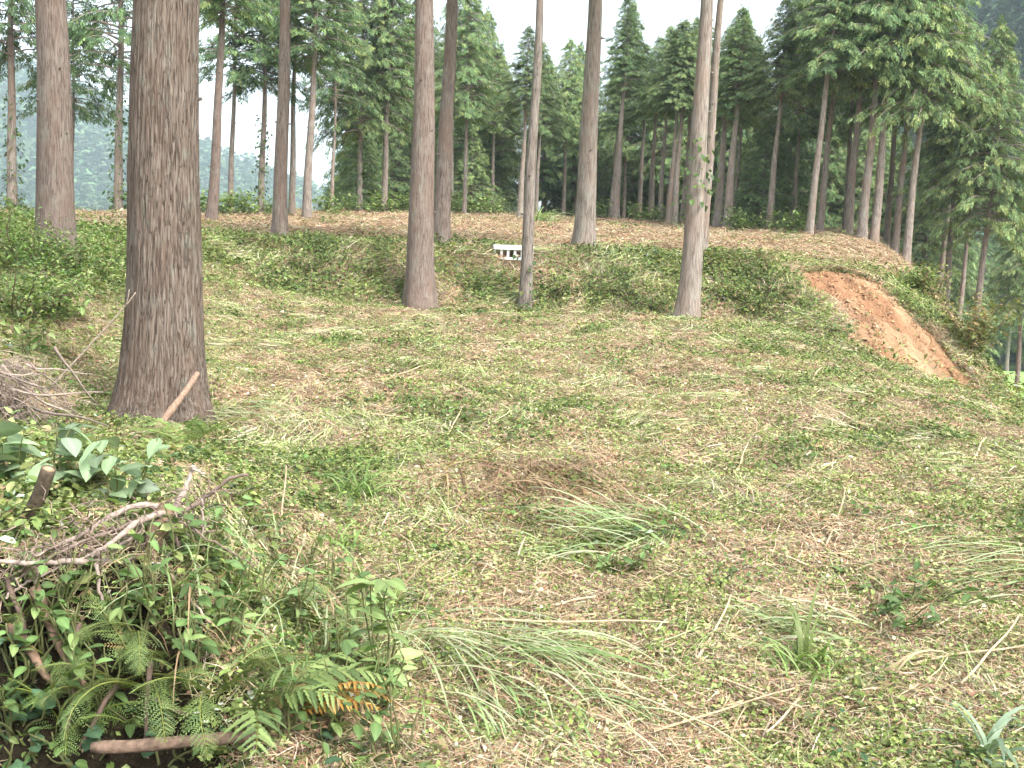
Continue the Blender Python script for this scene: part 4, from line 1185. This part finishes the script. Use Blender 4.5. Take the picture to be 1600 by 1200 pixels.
# long single stems in the mown field: (px0,py0) -> (px1,py1), lift of far end
STEMS = [((786, 946), (820, 868), .05), ((1088, 1045), (1140, 968), .06), ((1288, 868), (1318, 800), .08), ((897, 1080), (940, 1040), .02), ((742, 983), (1045, 993), .01), ((620, 845), (648, 888), .03),
         ((1002, 690), (1075, 712), .02), ((1200, 872), (1265, 910), .03), ((1112, 1072), (1250, 1140), .03), ((1020, 1162), (1240, 1110), .03), ((700, 690), (722, 655), .06), ((1150, 745), (1168, 712), .05),
         ((600, 600), (672, 578), .02), ((640, 660), (560, 655), .01), ((905, 900), (850, 915), .01), ((1250, 1105), (1195, 1190), .05), ((560, 1040), (640, 1160), .05), ((1420, 1055), (1600, 1040), .03),
         ((1500, 1085), (1590, 1000), .06), ((470, 590), (545, 600), .01), ((1085, 805), (1180, 778), .02), ((980, 855), (1040, 840), .02), ((1508, 740), (1540, 705), .06), ((1265, 605), (1284, 588), .05), ((440, 870), (446, 775), .10), ((860, 960), (930, 955), .02)]
for k, (a, b, lift) in enumerate(STEMS):
    p0, p1 = hit(*a), hit(*b)
    if abs(p1[1] - p0[1]) > 0.9:
        p1[1] = p0[1] + np.sign(p1[1] - p0[1]) * .5
        p1 = at(b[0], b[1], p1[1]) if lift > .05 else np.array([at(b[0], b[1], p1[1])[0], p1[1], gz(at(b[0], b[1], p1[1])[0], p1[1])])
    p0[2] += .035; p1[2] += .04 + lift
    P = wavy(p0, p1, 9, .012, 300 + k)
    stick("dry_twig", P, np.linspace(.0055, .0035, 9) * (0.7 + 0.08 * p0[1]), np.array([.50, .38, .24]) * rng.uniform(.75, 1.15), "single dry tan plant stem lying across the mown field", "twig", "dry stems scattered on the mown field", sides=5)

# ---- ferns
def frond_mesh(name, L, pl, npin, arch, seed, cols, bip=False):
    g_ = np.random.default_rng(seed)
    g = Geo()
    n = 16; s = np.linspace(0, 1, n)
    th = 0.95 - arch * s ** 1.3
    P = np.zeros((n, 3))
    for i in range(1, n):
        P[i] = P[i - 1] + L / (n - 1) * np.array([math.cos(th[i]), 0.10 * math.sin(3 * s[i] + seed), math.sin(th[i])])
    c0 = np.array(cols[0])
    add_tube(g, P, np.linspace(.0032, .001, n), 4, c0 * np.array([1.2, .95, .7]))
    for k in range(npin):
        q = 0.16 + 0.84 * (k / npin)
        i = min(int(q * (n - 1)), n - 2); f = q * (n - 1) - i
        p = P[i] * (1 - f) + P[i + 1] * f
        tg = norm(P[i + 1] - P[i])
        prof = math.sin(math.pi * min(1, (q - .06) * 1.02) ** 0.8) ** 0.8
        ln = pl * max(prof, .12) * g_.uniform(.88, 1.1)
        for sgn in (-1, 1):
            side = np.array([0, sgn, 0]); nrm = norm(np.cross(tg, side)) * sgn
            nrm = np.array([-tg[2], 0, tg[0]])
            ang = 1.15 - .35 * q + g_.normal(0, .05)
            d = norm(tg * math.cos(ang) + side * math.sin(ang) - nrm * .12)
            w = np.cross(nrm, d)
            m = 9 if not bip else 8
            col = np.array(cols[g_.integers(len(cols))]) * g_.uniform(.7, 1.25)
            if g_.random() < .05: col = np.array([.30, .22, .10])
            ln *= g_.uniform(.75, 1.1); d = norm(d + g_.normal(0, .09, 3)); w = np.cross(nrm, d)
            if not bip:
                V = []
                for j in range(m + 1):
                    u = j / m
                    wd = ln * .13 * (1 - u) ** .6 * (1.25 if j % 2 else .7) + .0008
                    cpt = p + d * ln * u - nrm * ln * .22 * u * u
                    V += [cpt + w * wd + nrm * wd * .35, cpt, cpt - w * wd + nrm * wd * .35]
                F = []
                for j in range(m):
                    a = 3 * j
                    F += [[a, a + 1, a + 4, a + 3], [a + 1, a + 2, a + 5, a + 4]]
                g.add(V, F, col)
            else:
                V, F = [], []
                for j in range(m):
                    u = (j + .5) / m
                    cpt = p + d * ln * u - nrm * ln * .25 * u * u
                    wl = ln * .24 * (1 - u) ** .7 + .002
                    for s2 in (-1, 1):
                        dd = norm(w * s2 + d * .45)
                        e = d * ln * .05
                        b = len(V)
                        V += [cpt - e, cpt + dd * wl * .5 + e * .8 + nrm * .001, cpt + dd * wl, cpt + dd * wl * .5 - e * .9]
                        F.append([b, b + 1, b + 2, b + 3])
                g.add(V, F, col)
    return g.mesh(name, [M_GLOSS], smooth=False)

FG = [(0.155, 0.215, 0.07), (0.205, 0.27, 0.095), (0.115, 0.17, 0.06)]
FB = [(0.16, 0.25, 0.07), (0.19, 0.28, 0.09)]
FR = [(0.42, 0.23, 0.06), (0.5, 0.31, 0.1)]
FRONDS = {"broad": [frond_mesh("frond_broad", .46, .10, 15, a, 400 + k, FG) for k, a in enumerate((.5, .8, 1.1, 1.5, 1.9))],
          "feather": [frond_mesh("frond_feather", .36, .075, 22, a, 410 + k, FG, True) for k, a in enumerate((.7, 1.1, 1.5, 1.9, 2.3))],
          "small": [frond_mesh("frond_small", .24, .075, 13, a, 420 + k, FB, True) for k, a in enumerate((.7, 1.1, 1.6))],
          "rust": [frond_mesh("frond_rust", .34, .06, 16, a, 430 + k, FR) for k, a in enumerate((1.2, 1.6))]}

def fern(px, py, kind, n, label, group=None, size=1.0, az0=None, spread=6.28, d=None, tilt=.0):
    p = hit(px, py) if d is None else at(px, py, d)
    g_ = np.random.default_rng(int(px * 3 + py))
    root = empty("fern", p, label, "fern", group)
    for k in range(n):
        a = (az0 if az0 is not None else 0) + (k + g_.normal(0, .2)) / n * spread - (spread / 2 if az0 is not None else 0)
        s_ = size * g_.uniform(.8, 1.15)
        link("frond", FRONDS[kind][g_.integers(len(FRONDS[kind]))], root, (0, 0, -.02), (g_.normal(0, .2), tilt + g_.normal(0, .15), a), (s_, s_, s_))
    return root

fern(395, 1120, "broad", 7, "large fern with broad notched fronds above white flowers", None, 1.0, R(30), R(230))
fern(520, 1010, "broad", 5, "broad fern leaning out over the mown grass edge", None, .8, R(10), R(260))
fern(335, 1085, "feather", 9, "feathery dark green fern drooping in the mound's middle", None, 1.0)
fern(235, 1075, "feather", 7, "drooping feathery fern next to the shaded hollow", None, .95)
fern(70, 1095, "small", 5, "small bright fern in the dark hollow", None, 1.0)
fern(105, 1150, "small", 5, "small bright fern low in the hollow over round leaves", None, 1.0)
fern(455, 1125, "rust", 3, "withered orange fern frond cluster below the large fern", None, 1.1, R(0), R(60))
fern(300, 700, "small", 7, "light green fern at the thick trunk's foot", None, 1.7)
fern(215, 985, "feather", 6, "shaded fern beneath the hanging roots", None, .8)
fern(420, 960, "broad", 6, "fern in the upper part of the mound beneath dry grass", None, .75)
for q in [(560, 1100), (600, 1180), (320, 960), (480, 940), (150, 1010), (280, 1120), (380, 1050), (440, 1050), (500, 1100), (180, 1060), (360, 1170), (260, 1030), (40, 1000), (540, 1150), (20, 980), (90, 1040), (140, 1090), (30, 1110), (200, 1130), (250, 1090)]:
    fern(q[0], q[1], "feather" if q[0] % 40 else "small", 5, "small fern growing among the weeds of the mound", "small ferns among the mound weeds", .6)

# grass tussocks and swathes of long cut grass
LB_N = 6
def long_grass(name, p, n, length, width, spread, rise, cols, label, cat, group=None, az0=None, azs=3.2, seed=1, kind=None):
    g_ = np.random.default_rng(seed)
    g = Geo()
    for k in range(n):
        a = g_.uniform(-azs, azs) + (az0 or 0)
        L = length * g_.uniform(.55, 1.15); w = width * g_.uniform(.6, 1.2)
        q = np.array([g_.normal(0, spread), g_.normal(0, spread), 0.0])
        q[2] = float(gz(p[0] + q[0], p[1] + q[1])) - p[2] + g_.uniform(0, .02)
        th = rise * g_.uniform(.6, 1.2); V = []
        side = np.array([-math.sin(a), math.cos(a), .3 * g_.normal()])
        pt = q.copy(); bend = g_.uniform(1.0, 2.0) * (rise + .15)
        for j in range(LB_N + 1):
            u = j / LB_N
            ww = w * (1 - u ** 2.2) + .0006
            V += [pt + side * ww, pt - side * ww]
            t_ = th - bend * u
            pt = pt + L / LB_N * np.array([math.cos(a) * math.cos(t_), math.sin(a) * math.cos(t_), math.sin(t_)])
            gl = float(gz(p[0] + pt[0], p[1] + pt[1])) - p[2] + .008
            pt[2] = max(pt[2], gl)
        F = [[2 * j, 2 * j + 1, 2 * j + 3, 2 * j + 2] for j in range(LB_N)]
        g.add(V, F, np.array(cols[g_.integers(len(cols))]) * g_.uniform(.8, 1.2))
    return link(name, g.mesh(name, [M_LEAF]), None, p, label=label, cat=cat, group=group, kind=kind)

PALEG = [(.30, .38, .19), (.38, .44, .26), (.22, .31, .12), (.42, .42, .28)]
TUSS = [(.20, .30, .09), (.28, .37, .14), (.15, .24, .07)]
# ---- broad-leaved plants, each leaf its own piece
def leaf_mesh(name, w, col, seed, fold=.18, round_=0.0):
    n = 7; s = np.linspace(0, 1, n)
    wd = w * (np.sin(np.pi * s ** (.75 - .2 * round_)) ** (.8 - .3 * round_)) + .004
    V, F = [], []
    for i in range(n):
        z = -.28 * s[i] ** 2 + .1 * s[i]
        V += [(s[i], wd[i], z + fold * wd[i]), (s[i], wd[i] * .5, z + fold * .35 * wd[i]), (s[i], 0, z), (s[i], -wd[i] * .5, z + fold * .35 * wd[i]), (s[i], -wd[i], z + fold * wd[i])]
    for i in range(n - 1):
        for j in range(4):
            a = 5 * i + j
            F.append([a, a + 1, a + 6, a + 5])
    C = np.tile(col, (len(V), 1)); C[2::5] *= 1.25
    g = Geo(); g.add(V, F, np.clip(C, 0, .8))
    return g.mesh(name, [M_GLOSS])
LEAF_PALE = [leaf_mesh("leaf_pale", .30, np.array([.22, .30, .17]) * f, 1) for f in (1, 1.35, .7)] + [leaf_mesh("leaf_white", .30, np.array([.21, .26, .19]), 1)]
LEAF_GREEN = [leaf_mesh("leaf_green", .26, np.array([.11, .18, .06]) * f, 2) for f in (1, 1.4, .75)]
LEAF_ROUND = [leaf_mesh("leaf_round", .42, np.array([.075, .14, .075]) * f, 3, .1, 1.0) for f in (1, 1.3, .8)]
LEAF_LIGHT = [leaf_mesh("leaf_light", .24, np.array([.22, .30, .11]) * f, 4) for f in (1, 1.25, .75)]

def leafy_plant(name, px, py, leaves, n, h, spread, size, label, group=None, stems=4, d=None, cat="plant"):
    p = hit(px, py) if d is None else at(px, py, d)
    g_ = np.random.default_rng(int(px * 5 + py * 3))
    root = empty(name, p, label, cat, group)
    ends = []
    gs = Geo()
    for k in range(stems):
        a = g_.random() * 6.28
        q = np.array([math.cos(a) * spread * g_.random(), math.sin(a) * spread * g_.random(), h * g_.uniform(.6, 1)])
        P = wavy([q[0] * .15, q[1] * .15, -.03], q, 8, .06, int(px + k))
        ends.append(P); add_tube(gs, P, np.linspace(.005, .002, 8), 5, (.16, .17, .07))
    link("stem", gs.mesh("stem", [M_LEAF]), root)
    for k in range(n):
        P = ends[k % stems]; i = g_.integers(2, 8); q = P[i]
        a = g_.random() * 6.28; el = g_.normal(-.05, .35)
        s_ = size * g_.uniform(.65, 1.2)
        link("leaf", leaves[g_.integers(len(leaves))], root, q + .004 * g_.normal(size=3), (g_.normal(0, .35), -el, a), (s_, s_, s_))
    return root

leafy_plant("kudzu_vine", 25, 770, LEAF_PALE, 44, .34, .26, .125, "large pale grey-green leaves around the dark cut sapling", None, 5)
leafy_plant("kudzu_vine", 125, 775, LEAF_PALE, 50, .30, .26, .105, "cluster of pale folded leaves with whitish undersides behind the roots", None, 5)
leafy_plant("kudzu_vine", 190, 800, LEAF_PALE, 26, .28, .18, .085, "small whitish leaves showing between the dead roots", None, 4)
leafy_plant("sapling", 605, 1075, LEAF_LIGHT, 34, .40, .15, .10, "leafy green sapling beside the mound at the mown edge", None, 4)
leafy_plant("sapling", 565, 985, LEAF_LIGHT, 9, .26, .10, .07, "thin sapling with few leaves above the broad fern", None, 2)
leafy_plant("creeping_plant", 30, 1130, LEAF_ROUND, 30, .10, .24, .065, "round dark leaves creeping at the foot of the hollow", None, 8)
leafy_plant("creeping_plant", 20, 1030, LEAF_ROUND, 10, .12, .12, .075, "few big round leaves at the hollow's rim", None, 4)
leafy_plant("creeping_plant", 165, 1165, LEAF_ROUND, 8, .08, .12, .055, "round leaves peeking over the brown stick", None, 4)
leafy_plant("creeping_plant", 1390, 965, [LEAF_GREEN[0], LEAF_GREEN[2]], 150, .17, .60, .062, "dark leafy clump left standing in the mown field", None, 24)
leafy_plant("creeping_plant", 960, 905, LEAF_GREEN, 40, .15, .35, .055, "low leafy tuft under the pale cut grass", None, 8)
for q in [(60, 1180), (130, 1190), (15, 1190), (230, 1150), (15, 1080), (290, 1180), (430, 1190), (500, 1180), (560, 1190), (250, 1195)]:
    leafy_plant("creeping_plant", q[0], q[1], LEAF_ROUND + LEAF_GREEN, 14, .09, .16, .05, "low dark creeping leaves along the mound's foot", "creeping leaves along the mound's foot", 6)
for q in [(330, 1000), (270, 985), (480, 1045), (545, 1060), (180, 985), (110, 1000), (300, 1010), (430, 905), (350, 930), (90, 940)]:
    leafy_plant("weed", q[0], q[1], LEAF_GREEN, 13, .14, .13, .06, "low broad-leaved weed growing among the mound ferns", "broad-leaved weeds on the mound", 4)
for q in [(30, 960), (70, 1010), (130, 1050), (40, 1060), (160, 1110), (210, 1010), (20, 1150), (110, 1110), (300, 900), (360, 880), (410, 850), (470, 900), (520, 940), (250, 950), (380, 960), (450, 990), (300, 1060), (350, 1020), (560, 1020), (590, 1120), (500, 1060), (520, 1150), (440, 1160), (620, 1190), (200, 940), (100, 980)]:
    leafy_plant("weed", q[0], q[1], LEAF_GREEN + LEAF_LIGHT[:1], 20, .24, .16, .055, "taller leafy weed rising out of the mound's fern tangle", "taller weeds rising from the mound", 6)
for k_, q in enumerate([(420, 870), (340, 900), (470, 960), (560, 960), (270, 940), (610, 1040), (500, 1010), (390, 930)]):
    long_grass("grass_tussock", hit(*q), 34, .36, .0028, .07, 1.1, PALEG[:3] + [(.36, .27, .16), (.30, .20, .12)], "wispy half-dry grass tuft in the mound tangle", "grass", "half-dry grass tufts in the mound tangle", seed=700 + k_)
for q in [(30, 690), (100, 690), (160, 720), (330, 690), (60, 560), (140, 640), (20, 440), (60, 410), (120, 420), (170, 450), (150, 380), (40, 370), (190, 390), (20, 500), (110, 500)]:
    leafy_plant("weed", q[0], q[1], LEAF_GREEN + LEAF_LIGHT, 18, .35 if q[1] < 600 else .18, .3 if q[1] < 600 else .16, .07 if q[1] > 600 else .11, "leafy weed on the slope around the thick trunk", "leafy weeds on the slope", 6)

# white flowers
def flowers():
    g_ = np.random.default_rng(9)
    FM = None
    for (px, py) in [(318, 1150), (340, 1145), (365, 1140), (352, 1160), (385, 1168), (330, 1165)]:
        p = hit(px, py)
        root = empty("white_flower", p, "tiny white-petalled flower on a thin stalk below the large fern", "flower", "white flowers below the large fern")
        top = np.array([g_.normal(0, .02), -.02, .07])
        gs = Geo(); add_tube(gs, wavy([0, 0, -.02], top, 6, .05, px), .0014, 4, (.12, .18, .07)); link("stalk", gs.mesh("stalk", [M_LEAF]), root)
        gp = Geo()
        for k in range(5):
            a = k * 1.2566; d = np.array([math.cos(a), math.sin(a), .25])
            w = np.array([-math.sin(a), math.cos(a), 0])
            gp.add([top, top + d * .006 + w * .004, top + d * .011, top + d * .006 - w * .004], [[0, 1, 2, 3]], (.8, .8, .76))
        link("petals", gp.mesh("petals", [M_LEAF], smooth=False), root)
flowers()

long_grass("cut_grass", hit(700, 1010), 80, .62, .0042, .14, .45, PALEG, "long pale cut grass laid flat beside the sapling", "grass", az0=R(-38), azs=.5, seed=21)
long_grass("cut_grass", hit(760, 1090), 60, .5, .0042, .18, .4, PALEG, "swathe of pale cut blades lying below the sapling's foot", "grass", az0=R(-55), azs=.5, seed=22)
long_grass("cut_grass", hit(1000, 850), 130, .55, .0045, .18, .5, PALEG, "pale bluish cut grass laid in an arc mid-field", "grass", az0=R(170), azs=.8, seed=23)
long_grass("cut_grass", hit(1100, 800), 70, .4, .004, .15, .3, TUSS, "bright green cut tuft near the pale grass arc", "grass", az0=R(60), azs=1.2, seed=24)
long_grass("cut_grass", hit(1480, 895), 100, .65, .0045, .2, .35, PALEG, "pale combed strip of cut grass behind the dark leafy clump", "grass", az0=R(5), azs=.35, seed=25)
long_grass("cut_grass", hit(1290, 1000), 50, .45, .0045, .10, .5, PALEG, "few pale blades lying before the dark leafy clump", "grass", az0=R(170), azs=.5, seed=26)
long_grass("grass_tussock", hit(1250, 1060), 60, .24, .0045, .07, 1.2, TUSS, "upright green grass tuft in front of the dark leafy clump", "grass", seed=27)
long_grass("grass_tussock", hit(1254, 1045), 10, .36, .006, .015, 1.5, [(.16, .2, .07)], "single tall grass blades standing above the green tuft", "grass", az0=R(80), azs=.5, seed=28)
long_grass("grass_tussock", hit(1535, 1195), 12, .34, .009, .02, 1.2, [(.24, .31, .22), (.20, .27, .18)], "bluish broad-bladed grass at the mown field's near corner", "grass", seed=29)
long_grass("grass_tussock", hit(562, 790), 46, .34, .005, .05, 1.4, TUSS, "tall green grass clump at the mound's upper edge", "grass", seed=30)
long_grass("grass_tussock", hit(535, 870), 40, .24, .005, .05, 1.3, TUSS, "bright grass clump in the mound weeds", "grass", seed=31)
long_grass("grass_tussock", hit(850, 352), 160, 1.1, .012, .25, 1.3, PALEG + TUSS, "fountain of pale pampas-like grass at the plateau's back", "grass", seed=32)
long_grass("grass_tussock", hit(500, 392), 120, .55, .008, .25, 1.2, PALEG + TUSS, "soft pale grass clump on the terrace lip by the slim trunk", "grass", seed=33)
long_grass("grass_tussock", hit(345, 655), 120, .55, .004, .22, .35, PALEG, "long grass combed downhill beside the thick trunk", "grass", az0=R(-30), azs=.5, seed=34)
long_grass("dry_heap", hit(800, 770), 330, .5, .0032, .30, .55, [(.26, .17, .10), (.40, .28, .17), (.14, .09, .06)], "brown heap of cut dry stems in the middle of the field", "heap", az0=R(10), azs=2.0, seed=35)
long_grass("dry_heap", hit(930, 780), 140, .42, .0032, .18, .8, [(.33, .20, .14), (.42, .3, .2), (.2, .12, .08)], "reddish tail of dry twigs beside the brown heap", "heap", az0=R(160), azs=.6, seed=36)
long_grass("dry_heap", hit(1210, 1120), 110, .28, .003, .10, .3, [(.36, .26, .16), (.22, .14, .1), (.45, .35, .22)], "small tangle of brown stems near the broad-bladed grass", "heap", seed=37)
P0 = hit(1180, 1020)
long_grass("dry_grass", hit(1385, 1062), 8, .32, .006, .02, .9, [(.55, .43, .27)], "curved dry tan leaf blades arching over the grass", "grass", az0=R(10), azs=.3, seed=38)

# bushes on the rim and bank
def bush(px, py, r, h, n, cols, label, d=None, group=None, leaf=.09, seed=1):
    p = hit(px, py) if d is None else at(px, py, d)
    p[2] = float(gz(p[0], p[1]))
    g_ = np.random.default_rng(seed + int(px))
    root = empty("bush", p, label, "bush", group)
    gs = Geo(); T = []; D = []
    for k in range(16):
        a = g_.random() * 6.28; q = np.array([math.cos(a) * r * g_.random() ** .5, math.sin(a) * r * g_.random() ** .5, h * g_.uniform(.5, 1)])
        P = wavy([q[0] * .2, q[1] * .2, -.05], q, 7, .07, int(px + k)); add_tube(gs, P, np.linspace(.012, .004, 7), 4, (.16, .12, .08))
        m = n // 16
        i = g_.integers(2, 7, m)
        T.append(P[i] + g_.normal(0, .13 * r, (m, 3))); aa = g_.random(m) * 6.28
        D.append(np.stack([np.cos(aa), np.sin(aa), g_.normal(-.1, .35, m)], -1))
    T = np.concatenate(T); D = np.concatenate(D); T[:, 2] = np.abs(T[:, 2])
    col = pick(cols, [1] * len(cols), len(T), .2)
    V, F, C = inst(WLEAF_V[[0, 1, 5, 3, 7]], np.array([[0, 2, 1], [0, 3, 2], [1, 2, 4], [3, 4, 2]]), T, frames(D, roll=g_.normal(0, .4, len(T))), g_.uniform(.6, 1.3, len(T)) * leaf, col)
    link("stem", gs.mesh("stem", [M_WOOD]), root)
    g = Geo(); g.add(V, F, C); link("foliage", g.mesh("foliage", [M_LEAF], smooth=False), root)
BG_ = [(.13, .21, .06), (.21, .30, .09), (.09, .15, .045), (.30, .37, .14)]
BR_ = [(.16, .18, .07), (.24, .25, .09), (.30, .22, .11), (.12, .15, .05)]
bush(1505, 600, .8, .9, 1400, BR_, "yellowish bush at the foot of the bare soil slope", 17.5, seed=2)
bush(1440, 520, .7, .7, 900, BR_, "scrubby bush on the outer edge of the bare soil", 20.0, seed=3)
bush(1415, 470, .6, .4, 900, BG_, "low green bush overhanging the bare soil's top edge", 20.0, seed=4)
bush(1590, 660, .7, .35, 900, BR_, "low brownish bush at the field's outer edge", 13.0, seed=5)
bush(140, 385, .9, .6, 2600, BG_, "lush green bush beside the stout smooth trunk", 12.5, leaf=.055, seed=6)
bush(40, 395, .9, .65, 2600, BG_, "tall weedy bush in front of the ivy-clad trunks", 12.0, leaf=.055, seed=7)
bush(175, 360, .8, .55, 2200, BG_, "green bush between the stout trunk and the thick trunk", 14.5, leaf=.055, seed=8)
bush(20, 460, .8, .45, 2200, BG_, "leafy bush on the slope below the stout trunk", 9.5, leaf=.055, seed=9)
for q in [(345, 330, 31), (400, 330, 32), (520, 332, 37), (590, 335, 40), (640, 336, 44), (700, 338, 46), (760, 340, 47), (930, 350, 46), (1010, 360, 43), (1090, 366, 40), (1160, 372, 36), (1225, 380, 35), (300, 330, 31), (230, 330, 30)]:
    bush(q[0], q[1], 1.0, .8, 500, BG_, "low bush at the rear edge of the plateau under the trees", q[2], "bushes at the plateau's rear edge", .16, seed=10)
for q in [(480, 420, 16.9), (580, 440, 16.7), (740, 430, 16.8), (870, 440, 16.7), (960, 430, 16.9), (1020, 450, 16.6), (1150, 440, 16.8), (1190, 450, 16.6)]:
    bush(q[0], q[1], .40, .26, 500, BG_ + [(.05, .09, .03), (.30, .22, .12)], "leafy weed bush clinging to the terrace bank", q[2], "weed bushes on the terrace bank", .055, seed=11)

# bright crop field on the valley floor
def valley_field():
    X, Y = np.meshgrid(np.arange(20, 62, 1.0), np.arange(48, 93, 1.0))
    Z = gz(X, Y) + .25 + .3 * fbm(X / 3, Y / 3, 91, 2)
    ny, nx = X.shape
    i = np.arange(ny - 1)[:, None]; j = np.arange(nx - 1)[None, :]
    F = np.stack([i * nx + j, i * nx + j + 1, (i + 1) * nx + j + 1, (i + 1) * nx + j], -1).reshape(-1, 4)
    g = Geo(); g.add(np.stack([X, Y, Z], -1).reshape(-1, 3), F, (0.26, .42, .13))
    link("field", g.mesh("field", [M_GROUND]), kind="structure", label="bright green field on the valley floor", cat="field")
valley_field()

# ------------------------------------------------------------------ haze
def haze():
    x0, x1, y0, y1, z0, z1 = -2200, 2200, -420, 2400, -30, 420
    V = np.array([[x, y, z] for z in (z0, z1) for y in (y0, y1) for x in (x0, x1)], float)
    F = [[0, 2, 3, 1], [4, 5, 7, 6], [0, 1, 5, 4], [2, 6, 7, 3], [0, 4, 6, 2], [1, 3, 7, 5]]
    m = bpy.data.materials.new("haze"); m.use_nodes = True
    n, l = m.node_tree.nodes, m.node_tree.links; n.clear()
    out = n.new("ShaderNodeOutputMaterial"); v = n.new("ShaderNodeVolumePrincipled")
    v.inputs["Color"].default_value = (0.72, 0.87, 1.0, 1); v.inputs["Density"].default_value = 0.00052
    l.new(v.outputs[0], out.inputs["Volume"])
    g = Geo(); g.add(V, F)
    link("haze", g.mesh("haze", [m], smooth=False), kind="stuff", label="thin pale haze filling the valley air", cat="haze")
haze()
